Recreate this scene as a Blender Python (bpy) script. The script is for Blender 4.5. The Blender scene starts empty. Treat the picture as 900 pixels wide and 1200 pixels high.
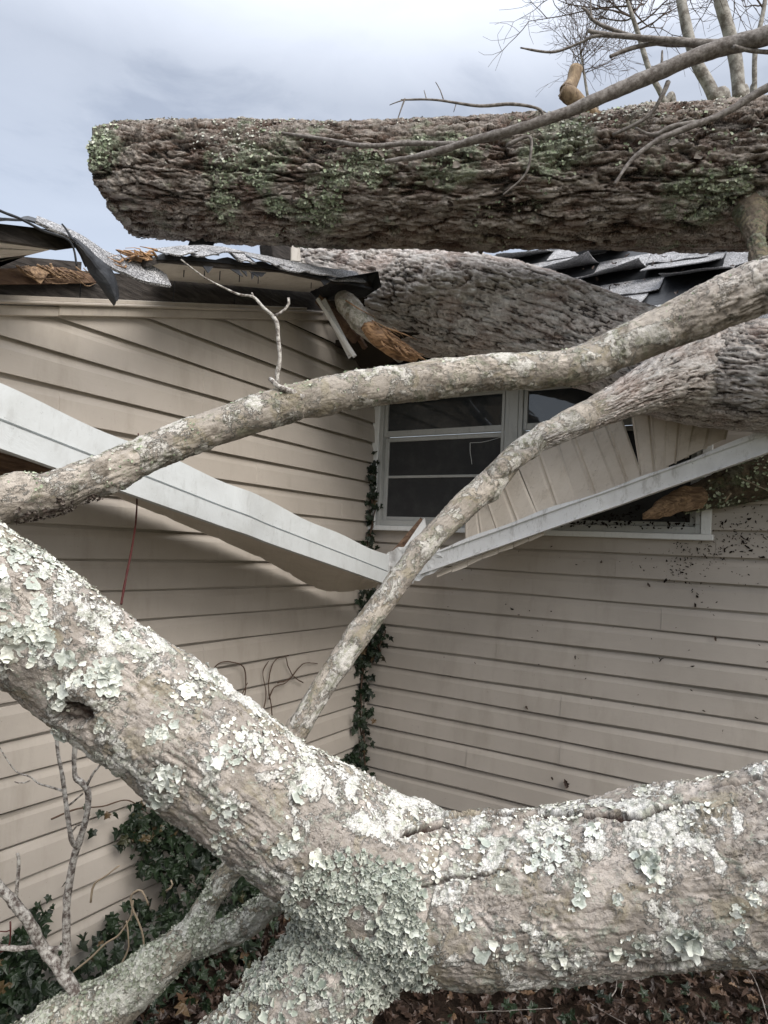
import bpy, bmesh, math
import numpy as np
from mathutils import Matrix, Vector
S = bpy.context.scene
COL = S.collection
R = math.radians

# ------------------------------------------------------------------ camera
F = 804.3
AX = np.array([[0.85054518, 0.52384094, 0.0465142],      # right
               [0.01277358, 0.06784258, -0.99761426],    # down
               [-0.52574683, 0.84911016, 0.05101185]])   # forward
EYE = np.array([0., 0., 1.6])
cd = bpy.data.cameras.new('camera'); cam = bpy.data.objects.new('camera', cd); COL.objects.link(cam)
m = np.eye(4); m[:3, 0] = AX[0]; m[:3, 1] = -AX[1]; m[:3, 2] = -AX[2]; m[:3, 3] = EYE
cam.matrix_world = Matrix(m.tolist())
cd.sensor_fit = 'VERTICAL'; cd.sensor_height = 24; cd.lens = F / 1200 * 24
cd.clip_start = 0.05; cd.clip_end = 2000
S.camera = cam

def ray(px, py): return AX.T @ np.array([(px - 450) / F, (py - 600) / F, 1.0])
def W(px, py, d): return EYE + ray(px, py) * d            # point seen in that direction at distance d
def onx(px, py, x): v = ray(px, py); return EYE + v * (x / v[0])   # point on a plane parallel to the left wall
def ony(px, py, y): v = ray(px, py); return EYE + v * (y / v[1])   # point on a plane parallel to the right wall
def proj(p):
    c = (np.atleast_2d(p) - EYE) @ AX.T
    return c[:, 0] / c[:, 2] * F + 450, c[:, 1] / c[:, 2] * F + 600, c[:, 2]

# ------------------------------------------------------------------ light
SUN_EL = 42     # veiled sun over the right shoulder
wd = bpy.data.worlds.new("World"); S.world = wd; wd.use_nodes = True
nt = wd.node_tree; nt.nodes.clear()
def N(nt, t, **k):
    n = nt.nodes.new(t)
    for a, b in k.items(): setattr(n, a, b)
    return n
out = N(nt, 'ShaderNodeOutputWorld')
sky = N(nt, 'ShaderNodeTexSky', sky_type='NISHITA', sun_disc=False, sun_elevation=R(SUN_EL), sun_rotation=R(90 + 22))
sky.dust_density = 3.0
b1 = N(nt, 'ShaderNodeBackground'); b1.inputs[1].default_value = 0.05
nt.links.new(sky.outputs[0], b1.inputs[0])
tc = N(nt, 'ShaderNodeTexCoord'); mp = N(nt, 'ShaderNodeMapping'); mp.inputs['Scale'].default_value = (1, 1, 2.6)
mp.inputs['Location'].default_value = (.35, .1, .25)
nt.links.new(tc.outputs['Generated'], mp.inputs[0])
n1 = N(nt, 'ShaderNodeTexNoise'); n1.inputs['Scale'].default_value = 4.6; n1.inputs['Detail'].default_value = 9
n1.inputs['Roughness'].default_value = .56; n1.inputs['Distortion'].default_value = .35
nt.links.new(mp.outputs[0], n1.inputs[0])
cr = N(nt, 'ShaderNodeValToRGB'); e = cr.color_ramp.elements
e[0].position = .36; e[0].color = (.50, .515, .55, 1); e[1].position = .64; e[1].color = (.70, .715, .745, 1)
x = e.new(.5); x.color = (.66, .675, .705, 1)
nt.links.new(n1.outputs[0], cr.inputs[0])
b2 = N(nt, 'ShaderNodeBackground'); b2.inputs[1].default_value = 0.80
nt.links.new(cr.outputs[0], b2.inputs[0])
sx = N(nt, 'ShaderNodeSeparateXYZ'); nt.links.new(tc.outputs['Generated'], sx.inputs[0])
mr = N(nt, 'ShaderNodeMapRange'); nt.links.new(sx.outputs[2], mr.inputs[0])
for k_, v_ in ((1, .55), (2, 1.0), (3, .385), (4, 2.2)): mr.inputs[k_].default_value = v_
nt.links.new(mr.outputs[0], b2.inputs[1])
ad = N(nt, 'ShaderNodeAddShader'); nt.links.new(b1.outputs[0], ad.inputs[0]); nt.links.new(b2.outputs[0], ad.inputs[1])
nt.links.new(ad.outputs[0], out.inputs[0])
sd = bpy.data.lights.new('sun', 'SUN'); sd.energy = 1.5; sd.angle = R(38); sd.color = (1, .97, .92)
sun = bpy.data.objects.new('sun', sd); COL.objects.link(sun)
sdir = Vector((math.cos(R(SUN_EL)) * math.cos(R(-22)), math.cos(R(SUN_EL)) * math.sin(R(-22)), math.sin(R(SUN_EL))))
sun.rotation_euler = sdir.to_track_quat('Z', 'Y').to_euler()
S.view_settings.view_transform = 'Standard'; S.view_settings.look = 'None'
S.view_settings.gamma = 1; S.view_settings.use_curve_mapping = False
S.view_settings.exposure = 0.9

# ------------------------------------------------------------------ numpy noise
def _h(ix, iy, iz, s):
    h = (ix.astype(np.int64) * 374761393 + iy.astype(np.int64) * 668265263 + iz.astype(np.int64) * 2147483647 + s * 974634777) & 0xFFFFFFFF
    h = ((h ^ (h >> 13)) * 1274126177) & 0xFFFFFFFF
    h = ((h ^ (h >> 16)) * 2246822519) & 0xFFFFFFFF
    return (h ^ (h >> 15)) & 0xFFFFFF
def rnd(ix, iy, iz, s): return _h(ix, iy, iz, s) / float(0xFFFFFF)
def vn(p, s=0):
    i = np.floor(p); f = p - i; i = i.astype(np.int64); f = f * f * (3 - 2 * f); r = 0
    for a in (0, 1):
        for b in (0, 1):
            for c in (0, 1):
                w = (f[:, 0] if a else 1 - f[:, 0]) * (f[:, 1] if b else 1 - f[:, 1]) * (f[:, 2] if c else 1 - f[:, 2])
                r = r + w * rnd(i[:, 0] + a, i[:, 1] + b, i[:, 2] + c, s)
    return r * 2 - 1
def fbm(p, o=4, s=0, g=.5):
    r = 0; a = 1; t = 0
    for k in range(o):
        r = r + a * vn(p * 2 ** k + 17.3 * k, s + k); t += a; a *= g
    return r / t
def worley(p, s=0):
    i = np.floor(p).astype(np.int64); f1 = np.full(len(p), 9.); f2 = f1.copy(); idv = np.zeros(len(p))
    for a in (-1, 0, 1):
        for b in (-1, 0, 1):
            for c in (-1, 0, 1):
                x, y, z = i[:, 0] + a, i[:, 1] + b, i[:, 2] + c
                q = np.stack([x + rnd(x, y, z, s), y + rnd(x, y, z, s + 1), z + rnd(x, y, z, s + 2)], 1)
                d = np.sqrt(((q - p) ** 2).sum(1)); k = rnd(x, y, z, s + 3)
                m1 = d < f1
                f2 = np.where(m1, f1, np.minimum(f2, d)); idv = np.where(m1, k, idv); f1 = np.where(m1, d, f1)
    return f1, f2, idv
def sst(a, b, x): t = np.clip((x - a) / (b - a), 0, 1); return t * t * (3 - 2 * t)

# ------------------------------------------------------------------ objects
def tag(o, label=None, cat=None, group=None, kind=None):
    for k, v in (('label', label), ('category', cat), ('group', group), ('kind', kind)):
        if v: o[k] = v
    return o
def empty(name, loc, label=None, cat=None, group=None):
    o = bpy.data.objects.new(name, None); COL.objects.link(o); o.location = loc; o.empty_display_size = .1
    return tag(o, label, cat, group)
def mesh_obj(name, V, Fc, mat, parent=None, attrs=None, smooth=True):
    me = bpy.data.meshes.new(name)
    if isinstance(Fc, np.ndarray):
        n = len(V); k = Fc.shape[1]
        me.vertices.add(n); me.vertices.foreach_set('co', np.asarray(V, dtype=np.float32).ravel())
        me.loops.add(Fc.size); me.loops.foreach_set('vertex_index', Fc.astype(np.int32).ravel())
        me.polygons.add(len(Fc)); me.polygons.foreach_set('loop_start', np.arange(0, Fc.size, k, dtype=np.int32))
        me.update(calc_edges=True)
    else:
        me.from_pydata([tuple(v) for v in V], [], Fc)
    if attrs:
        for a, v in attrs.items():
            v = np.asarray(v, dtype=np.float32)
            if v.ndim == 2:
                at = me.attributes.new(a, 'FLOAT_VECTOR', 'POINT'); at.data.foreach_set('vector', v.ravel())
            else:
                at = me.attributes.new(a, 'FLOAT', 'POINT'); at.data.foreach_set('value', v)
    me.validate()
    me.polygons.foreach_set('use_smooth', [smooth] * len(me.polygons))
    me.materials.append(mat)
    o = bpy.data.objects.new(name, me); COL.objects.link(o)
    if parent:
        o.parent = parent; o.matrix_parent_inverse = Matrix.Translation(-Vector(parent.location)) if parent.type == 'EMPTY' else Matrix()
    return o

class MB:
    """collects boxes, prisms and sheets, links them as one mesh"""
    def __init__(s): s.v = []; s.f = []
    def add(s, V, Fc):
        b = len(s.v); s.v += [tuple(map(float, v)) for v in V]; s.f += [tuple(b + i for i in f) for f in Fc]
    def box(s, x0, x1, y0, y1, z0, z1):
        V = [(x, y, z) for x in (x0, x1) for y in (y0, y1) for z in (z0, z1)]
        s.add(V, [(0, 1, 3, 2), (4, 6, 7, 5), (0, 4, 5, 1), (2, 3, 7, 6), (0, 2, 6, 4), (1, 5, 7, 3)])
    def slab(s, top, th):
        """polygon (list of points) given thickness vector"""
        n = len(top); th = np.array(th); T = [np.array(p) for p in top]
        s.add(T + [p + th for p in T], [tuple(range(n)), tuple(range(2 * n - 1, n - 1, -1))] +
              [(i, i + n, (i + 1) % n + n, (i + 1) % n) for i in range(n)])
    def beam(s, a, b, w, h, up=(0, 0, 1)):
        a = np.array(a); b = np.array(b); d = b - a; d = d / np.linalg.norm(d)
        sd_ = np.cross(d, up); sd_ /= np.linalg.norm(sd_); u = np.cross(sd_, d)
        q = [sd_ * w / 2 + u * h / 2, -sd_ * w / 2 + u * h / 2, -sd_ * w / 2 - u * h / 2, sd_ * w / 2 - u * h / 2]
        s.add([a + k for k in q] + [b + k for k in q], [(0, 1, 2, 3), (7, 6, 5, 4)] + [(i, i + 4, (i + 1) % 4 + 4, (i + 1) % 4) for i in range(4)])
    def build(s, name, mat, parent=None, bevel=0, smooth=False, attrs=None):
        o = mesh_obj(name, s.v, s.f, mat, parent, smooth=smooth, attrs=attrs)
        bm = bmesh.new(); bm.from_mesh(o.data)
        if bevel:
            bmesh.ops.recalc_face_normals(bm, faces=bm.faces)
            bmesh.ops.bevel(bm, geom=bm.edges[:], offset=bevel, segments=1, affect='EDGES')
        else: bmesh.ops.recalc_face_normals(bm, faces=bm.faces)
        bm.to_mesh(o.data); bm.free()
        return o

# ------------------------------------------------------------------ materials
class NT:
    def __init__(s, name, rough=.8, spec=.3):
        s.m = bpy.data.materials.new(name); s.m.use_nodes = True; s.t = s.m.node_tree
        s.b = s.t.nodes['Principled BSDF']; s.b.inputs['Roughness'].default_value = rough
        s.b.inputs['Specular IOR Level'].default_value = spec
    def n(s, t, ins=None, **k):
        n = s.t.nodes.new(t)
        for a, b in k.items(): setattr(n, a, b)
        if ins:
            for a, b in ins.items():
                if hasattr(b, 'links') or isinstance(b, bpy.types.NodeSocket): s.t.links.new(b, n.inputs[a])
                else: n.inputs[a].default_value = b
        return n
    def attr(s, name): return s.n('ShaderNodeAttribute', attribute_name=name)
    def coord(s, src='Object', scale=(1, 1, 1), a=None):
        o = s.attr(a).outputs['Vector'] if a else s.n('ShaderNodeTexCoord').outputs[src]
        return s.n('ShaderNodeMapping', {'Vector': o, 'Scale': scale}).outputs[0]
    def noise(s, vec, scale, detail=4, rough=.55, dist=0, col=False):
        n = s.n('ShaderNodeTexNoise', {'Vector': vec, 'Scale': scale, 'Detail': detail, 'Roughness': rough, 'Distortion': dist})
        return n.outputs[1 if col else 0]
    def voro(s, vec, scale, feat='F1', rand=1.0):
        return s.n('ShaderNodeTexVoronoi', {'Vector': vec, 'Scale': scale, 'Randomness': rand}, feature=feat).outputs[0]
    def ramp(s, fac, stops):
        n = s.n('ShaderNodeValToRGB', {'Fac': fac}); e = n.color_ramp.elements
        while len(e) < len(stops): e.new(.5)
        for q, (p, c) in zip(e, stops):
            q.position = p; q.color = (c, c, c, 1) if isinstance(c, (int, float)) else (*c, 1)
        return n.outputs[0]
    def mix(s, fac, a, b, mode='MIX'):
        n = s.n('ShaderNodeMix', data_type='RGBA', blend_type=mode)
        for i, v in ((0, fac), (6, a), (7, b)):
            if isinstance(v, bpy.types.NodeSocket): s.t.links.new(v, n.inputs[i])
            elif i == 0: n.inputs[0].default_value = v
            else: n.inputs[i].default_value = (*v, 1)
        return n.outputs[2]
    def math(s, op, a, b=0.0, clamp=False):
        return s.n('ShaderNodeMath', {0: a, 1: b}, operation=op, use_clamp=clamp).outputs[0]
    def bump(s, h, dist, strength=1.0, prev=None):
        d = {'Height': h, 'Distance': dist, 'Strength': strength}
        if prev is not None: d['Normal'] = prev
        return s.n('ShaderNodeBump', d).outputs[0]
    def done(s, color=None, normal=None, rough=None):
        for k, v in (('Base Color', color), ('Normal', normal), ('Roughness', rough)):
            if v is None: continue
            if isinstance(v, bpy.types.NodeSocket): s.t.links.new(v, s.b.inputs[k])
            else: s.b.inputs[k].default_value = (*v, 1)
        return s.m

def furrowed_bark(name, deep, mid, top, red, green, green_amt, fine=1.0):
    t = NT(name, .85, .2); c = t.coord(a='bco'); h = t.attr('h').outputs['Fac']
    cs = t.coord(a='bco', scale=(.3, 1, 1))
    f1 = t.noise(cs, 60, 6, .65, .6); f2 = t.noise(c, 260, 4, .6)
    hh = t.math('ADD', h, t.math('MULTIPLY', t.math('SUBTRACT', f1, .5), .75))
    col = t.ramp(hh, [(.10, deep), (.40, mid), (.62, tuple((a_ + b_) / 2 for a_, b_ in zip(mid, top))), (.98, top)])
    col = t.mix(t.math('MULTIPLY', t.ramp(t.noise(c, 7, 3), [(.5, 0), (.62, 1)]), .4), col, red)
    # weathered light flecks on the plate faces
    col = t.mix(t.math('MULTIPLY', t.ramp(f2, [(.52, 0), (.66, 1)]), .30), col, tuple(min(.85, v * 1.4) for v in top))
    gm = t.ramp(t.noise(c, 5.5, 5, .7, .3), [(.60 - .02 * green_amt, 0), (.66, 1)])
    gm = t.math('ADD', gm, t.attr('spot').outputs['Fac'], True)
    gm = t.math('MULTIPLY', gm, t.ramp(t.math('ADD', t.math('MULTIPLY', t.noise(c, 90, 4, .7), .9), t.math('MULTIPLY', h, .25)), [(.42, 0), (.6, 1)]))
    col = t.mix(t.math('MULTIPLY', gm, min(1, green_amt)), col, t.ramp(f2, [(.35, tuple(v * .6 for v in green)), (.6, green), (.75, tuple(v * 1.7 for v in green))]))
    wv = t.mix(.06, cs, t.noise(c, 22, 5, .7, 0, True)); wv = t.mix(.05, wv, t.noise(c, 90, 3, .7, 0, True))
    ed = t.noise(wv, 38 / fine ** .8, 5, .55, .4); ck = t.ramp(ed, [(.465, 0), (.495, 1), (.525, 0)]); pl = t.noise(wv, 90 / fine ** .8, 4, .6, .3)
    col = t.mix(t.math('MULTIPLY', ck, .85 if fine > 1 else .5), col, deep)
    col = t.mix(t.math('MULTIPLY', t.ramp(t.noise(cs, 26, 4, .7), [(.5, 0), (.66, 1)]), .45), col, tuple(min(1, v * 1.25) for v in top))
    b = t.bump(f1, .012 * fine, 1.0); b = t.bump(ck, -.012 * fine, 1.0, b); b = t.bump(pl, .01 * fine, .8, b); b = t.bump(f2, .0045 * fine, 1., b)
    return t.done(col, b)

def smooth_bark(name, base, dark, crust, green, crust_amt=.5, grain=1.0):
    t = NT(name, .8, .25); c = t.coord(a='bco'); lich = t.attr('lich').outputs['Fac']; h = t.attr('h').outputs['Fac']
    cs = t.coord(a='bco', scale=(.22, 1, 1))
    big = t.noise(c, 6, 5, .6, .4); med = t.noise(c, 28, 6, .7, .5); fin = t.noise(c, 170, 5, .7); sp = t.noise(c, 520, 3, .7)
    st = t.noise(cs, 110, 5, .6, .7)
    col = t.mix(t.ramp(big, [(.38, 0), (.62, 1)]), base, dark)
    col = t.mix(t.math('MULTIPLY', t.ramp(t.noise(c, 13, 4, .6, 1.), [(.52, 0), (.58, 1)]), .35), col, (.27, .235, .13))
    col = t.mix(t.math('MULTIPLY', t.ramp(med, [(.50, 0), (.60, 1)]), .5), col, tuple(v * 1.35 for v in base))
    col = t.mix(t.math('MULTIPLY', t.ramp(t.noise(t.coord(a='bco', scale=(.7, 1, 1)), 8.5, 6, .62, .6), [(.52, 0), (.56, 1)]), .75), col, t.mix(t.ramp(med, [(.4, 0), (.6, 1)]), tuple(min(1, v * 1.32) for v in base), tuple(min(1, v * 1.55) for v in base)))
    # thin dark fissures running with the grain
    fis = t.ramp(t.voro(t.mix(.035, cs, t.noise(c, 30, 4, .7, 0, True)), 75, 'DISTANCE_TO_EDGE'), [(.0, 1), (.03, 0)])
    fis = t.math('MULTIPLY', fis, t.ramp(t.noise(c, 9, 4), [(.5, 0), (.62, 1)]))
    col = t.mix(t.math('MULTIPLY', fis, .55), col, (.09, .065, .055))
    col = t.mix(t.math('MULTIPLY', t.ramp(st, [(.30, 1), (.42, 0)]), .65), col, (.10, .075, .06))
    # crustose lichen: pale patches with ragged edges
    k = t.math('ADD', t.math('MULTIPLY', t.noise(c, 15, 5, .68, .7), .75), t.math('MULTIPLY', fin, .3))
    k = t.math('ADD', k, t.math('MULTIPLY', lich, .10))
    lm = t.ramp(k, [(.60 - .08 * crust_amt, 0), (.64 - .08 * crust_amt, 1)])
    lc = t.ramp(t.noise(c, 45, 4, .7), [(.34, green), (.5, crust), (.68, tuple(min(1, v * 1.12) for v in crust))])
    lc = t.mix(t.math('MULTIPLY', t.ramp(t.voro(c, 190, 'DISTANCE_TO_EDGE'), [(0, 1), (.09, 0)]), .55), lc, tuple(v * .35 for v in green))
    col = t.mix(t.math('MULTIPLY', lm, .85), col, lc)
    gm = t.ramp(t.math('ADD', t.math('MULTIPLY', t.noise(t.coord(a='bco', scale=(1, 1.2, .9)), 21, 6, .75, .5), .8), t.math('MULTIPLY', fin, .2)), [(.545, 0), (.575, 1)])
    col = t.mix(t.math('MULTIPLY', gm, .7), col, t.ramp(fin, [(.4, tuple(v * .55 for v in green)), (.6, green)]))
    col = t.mix(t.math('MULTIPLY', t.ramp(sp, [(.57, 0), (.67, 1)]), .55), col, (.06, .048, .04))
    col = t.mix(t.math('MULTIPLY', t.ramp(sp, [(.28, 1), (.38, 0)]), .35), col, (.62, .60, .55))
    rh = t.math('ADD', h, t.math('MULTIPLY', t.math('SUBTRACT', st, .5), .6))
    col = t.mix(t.attr('ridge').outputs['Fac'], col, t.ramp(rh, [(.08, (.04, .031, .026)), (.40, (.26, .225, .20)), (.98, (.62, .58, .54))]))
    col = t.mix(t.attr('crack').outputs['Fac'], col, (.045, .026, .02))
    b = t.bump(t.math('SUBTRACT', med, fis), .006 * grain, .8); b = t.bump(st, .003 * grain, .8, b); b = t.bump(lm, .0022 * grain, .9, b)
    b = t.bump(fin, .0026 * grain, 1., b); b = t.bump(sp, .0008 * grain, 1., b)
    return t.done(col, b)

M = {}
M['old_bark'] = furrowed_bark('old_bark', (.016, .011, .009), (.16, .108, .082), (.58, .525, .475), (.20, .115, .09), (.37, .42, .30), .9, 1.25)
M['ridged_bark'] = furrowed_bark('ridged_bark', (.055, .043, .036), (.48, .42, .375), (.86, .81, .77), (.42, .29, .24), (.42, .43, .36), .2, .6)
M['limb_bark'] = smooth_bark('limb_bark', (.34, .305, .265), (.175, .15, .12), (.56, .54, .50), (.25, .255, .185), .45, .9)
M['log_bark'] = smooth_bark('log_bark', (.355, .32, .288), (.23, .20, .165), (.72, .71, .67), (.40, .42, .35), .28)
M['coated_bark'] = smooth_bark('coated_bark', (.34, .31, .26), (.24, .215, .17), (.62, .62, .56), (.36, .38, .31), 1.2)
M['mossy_bark'] = smooth_bark('mossy_bark', (.085, .066, .046), (.04, .032, .022), (.15, .15, .11), (.10, .12, .06), .2)

def lichen_mat():
    t = NT('lichen', .85, .15); r = t.attr('rnd').outputs['Fac']; e = t.attr('edge').outputs['Fac']
    c = t.ramp(r, [(.0, (.30, .33, .28)), (.35, (.44, .47, .43)), (.7, (.58, .60, .56)), (1., (.74, .74, .65))])
    c = t.mix(t.math('MULTIPLY', t.ramp(e, [(.55, 0), (1., 1)]), .45), c, (.74, .76, .69))
    c = t.mix(t.math('MULTIPLY', t.ramp(t.noise(t.coord(), 240, 3), [(.5, 0), (.7, 1)]), .35), c, (.20, .22, .17))
    return t.done(c, t.bump(t.noise(t.coord(), 300, 3), .002, .7))
M['lichen'] = lichen_mat()
t = NT('green_lichen', .9, .1); M['green_lichen'] = t.done(t.ramp(t.attr('rnd').outputs['Fac'], [(0, (.15, .19, .12)), (.5, (.30, .35, .24)), (1, (.50, .54, .42))]))
def wood_mat(name, a, b, sc=(1, 1, 1), fr=30):
    t = NT(name, .7, .25); c = t.coord('Object', sc)
    f = t.noise(c, fr, 5, .65, .8)
    return t.done(t.mix(t.ramp(f, [(.35, 0), (.65, 1)]), a, b), t.bump(f, .006, .9))
M['split_wood'] = wood_mat('split_wood', (.46, .28, .15), (.13, .075, .045), (.35, .35, 1.2), 55)
M['old_split_wood'] = wood_mat('old_split_wood', (.33, .22, .13), (.09, .055, .035), (.3, 1.5, 1.5), 60)
M['cut_stub'] = wood_mat('cut_stub', (.30, .22, .135), (.10, .065, .04), (1, 1, .4), 50)
M['rotten_board'] = wood_mat('rotten_board', (.060, .052, .046), (.018, .015, .013), (1, .25, 1.5), 45)
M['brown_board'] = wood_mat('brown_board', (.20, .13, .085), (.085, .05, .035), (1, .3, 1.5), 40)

def siding_mat():
    t = NT('vinyl_siding', .5, .35); c = t.coord(); 
    g = t.noise(t.coord('Object', (.12, .12, 1)), 130, 4, .6)
    d = t.noise(c, 1.7, 6, .65); d2 = t.noise(t.coord('Object', (1, 1, .25)), 9, 5, .7)
    col = t.mix(t.ramp(d, [(.36, 0), (.66, 1)]), (.43, .39, .345), (.37, .334, .293))
    col = t.mix(t.math('MULTIPLY', t.ramp(d2, [(.52, 0), (.72, 1)]), .35), col, (.25, .22, .175))
    col = t.mix(t.math('MULTIPLY', t.ramp(t.noise(c, 85, 3, .8), [(.68, 0), (.74, 1)]), .6), col, (.10, .085, .065))
    return t.done(col, t.bump(g, .0012, .35, t.bump(d, .02, .25)))
M['siding'] = siding_mat()
def paint(name, col, dirt, rough=.45, scratch=0.):
    t = NT(name, rough, .4); c = t.coord()
    n1 = t.noise(c, 5, 6, .7, .4); n2 = t.noise(c, 70, 4, .75); n3 = t.noise(t.coord('Object', (1, 1, .3)), 22, 5, .8)
    k = t.mix(t.math('MULTIPLY', t.ramp(n1, [(.45, 0), (.75, 1)]), .45), col, dirt)
    k = t.mix(t.math('MULTIPLY', t.ramp(n3, [(.54, 0), (.66, 1)]), .25 + scratch), k, tuple(v * .8 for v in dirt))
    k = t.mix(t.math('MULTIPLY', t.ramp(n2, [(.64, 0), (.70, 1)]), .4 + scratch), k, tuple(v * .3 for v in dirt))
    return t.done(k, t.bump(n1, .01, .3))
M['white_metal'] = paint('white_metal', (.59, .615, .62), (.36, .36, .34))
M['scuffed_white'] = paint('scuffed_white', (.66, .67, .67), (.36, .35, .33), .5, .35)
M['soffit'] = paint('soffit_vinyl', (.66, .59, .50), (.45, .39, .31), .5)
M['soffit_panel'] = paint('soffit_panel_vinyl', (.60, .54, .46), (.34, .27, .19), .5, .1)
M['trim'] = paint('tan_trim', (.38, .34, .29), (.2, .17, .15))
M['frame'] = paint('window_frame', (.42, .43, .42), (.25, .25, .24), .5, .1)
M['casing'] = paint('casing', (.74, .76, .76), (.5, .5, .48))
M['plank'] = paint('painted_plank', (.56, .53, .48), (.30, .26, .21), .6, .1)
M['concrete'] = paint('concrete', (.28, .27, .25), (.15, .14, .12), .9)
def shingle_mat():
    t = NT('shingle', .9, .3); c = t.coord(); v = t.voro(c, 190); n = t.noise(c, 3, 4)
    col = t.ramp(v, [(.10, (.04, .04, .043)), (.42, (.22, .22, .225)), (.72, (.62, .62, .63))])
    col = t.mix(t.ramp(t.noise(c, 9, 6, .75), [(.44, 0), (.64, .5)]), col, (.07, .07, .072)); col = t.mix(t.ramp(n, [(.35, 0), (.65, .4)]), col, (.11, .11, .115))
    return t.done(col, t.bump(v, .004, 1.))
M['shingle'] = shingle_mat()
t = NT('roofing_felt', .55, .4); M['felt'] = t.done(t.mix(t.noise(t.coord(), 18, 5), (.012, .014, .018), (.03, .032, .036)), t.bump(t.noise(t.coord(), 26, 4), .01, .5))
t = NT('window_glass', .03, 1.0); M['glass'] = t.done(t.mix(t.ramp(t.noise(t.coord(), 14, 6, .75), [(.5, 0), (.75, .25)]), (.028, .032, .036), (.16, .16, .155)), t.bump(t.noise(t.coord(), 3, 2), .01, .12))  # opaque pane; the dark of the room behind is put into its colour
t = NT('insect_screen', .75, .15); M['screen'] = t.done(t.mix(t.ramp(t.noise(t.coord(), 9, 6, .75), [(.45, 0), (.8, .3)]), (.038, .039, .041), (.13, .13, .125)), t.bump(t.noise(t.coord(), 400, 2), .001, .6))
t = NT('dark_inside', .9, .1); M['dark'] = t.done(t.mix(t.noise(t.coord(), 8, 4), (.014, .012, .010), (.035, .027, .02)))  # near-black: the darkness of unlit hollows is put into the colour
def leaf_mat(name, a, b, c3, vein):
    t = NT(name, .45, .4); r = t.attr('rnd').outputs['Fac']
    c = t.ramp(r, [(0, a), (.6, b), (.93, b), (1, c3)])
    v = t.attr('vein').outputs['Fac']
    c = t.mix(t.ramp(v, [(.0, .4), (.08, 0)]), c, vein)
    return t.done(c, t.bump(t.noise(t.coord(), 120, 3), .003, .5))
M['ivy'] = leaf_mat('ivy_leaf', (.005, .010, .005), (.014, .026, .011), (.10, .06, .028), (.06, .085, .042))
M['litter'] = leaf_mat('dead_leaf', (.022, .014, .011), (.058, .036, .026), (.17, .105, .06), (.07, .05, .04))
t = NT('twig_bark', .8, .2); c = t.coord()
M['twig'] = t.done(t.mix(t.ramp(t.noise(c, 90, 4, .7), [(.4, 0), (.62, 1)]), (.10, .08, .07), (.50, .48, .44)), t.bump(t.noise(c, 160, 3), .002, .8))
t = NT('grey_twig', .8, .2); c = t.coord()
M['grey_twig'] = t.done(t.mix(t.ramp(t.noise(c, 60, 4, .7), [(.4, 0), (.65, 1)]), (.11, .095, .085), (.26, .24, .225)), t.bump(t.noise(c, 160, 3), .002, .8))
M['vine'] = NT('vine_stem', .7, .2).done((.085, .055, .04))
M['pale_vine'] = NT('pale_vine', .7, .2).done((.30, .24, .17))
M['red_stem'] = NT('red_stem', .5, .3).done((.075, .018, .016))
t = NT('far_bark', .9, .1); c = t.coord()
M['far_bark'] = t.done(t.mix(t.ramp(t.noise(c, 9, 5, .7), [(.4, 0), (.6, 1)]), (.14, .125, .11), (.36, .345, .32)), t.bump(t.noise(c, 40, 3), .01, .8))
M['far_twig'] = NT('far_twig', .9, .1).done((.115, .09, .08))
t = NT('soil', .95, .1); c = t.coord()
sn = t.noise(c, 30, 6, .7)
far_ = t.ramp(t.math('ADD', t.math('MULTIPLY', t.n('ShaderNodeVectorMath', {0: c}, operation='LENGTH').outputs['Value'], .1), t.math('MULTIPLY', t.noise(c, .8, 4), .12)), [(.36, 0), (.46, 1)])
M['soil'] = t.done(t.mix(far_, t.mix(sn, (.012, .009, .007), (.07, .048, .035)), t.mix(sn, (.085, .085, .035), (.18, .165, .08))), t.bump(sn, .04, 1.))
t = NT('debris', .9, .1); M['debris'] = t.done((.018, .013, .011))

# ------------------------------------------------------------------ round wood
def crom(P, n):
    P = np.array(P, float); K = len(P); T = np.linspace(0, K - 1, n); i = np.clip(T.astype(int), 0, K - 2); f = (T - i)[:, None]
    p1 = P[i]; p2 = P[i + 1]; p0 = P[np.maximum(i - 1, 0)]; p3 = P[np.minimum(i + 2, K - 1)]
    return .5 * ((2 * p1) + (-p0 + p2) * f + (2 * p0 - 5 * p1 + 4 * p2 - p3) * f ** 2 + (-p0 + 3 * p1 - 3 * p2 + p3) * f ** 3)
def frames(C):
    T = np.gradient(C, axis=0); T /= np.linalg.norm(T, axis=1)[:, None]
    up = np.array([0, 0, 1.]) if abs(T[0][2]) < .9 else np.array([1., 0, 0])
    A = np.zeros_like(C); a = np.cross(up, T[0]); a = np.cross(T[0], a) ; a /= np.linalg.norm(a)
    for k in range(len(C)):
        a = a - T[k] * (a @ T[k]); a /= np.linalg.norm(a); A[k] = a
    return T, A, np.cross(T, A)
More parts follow.
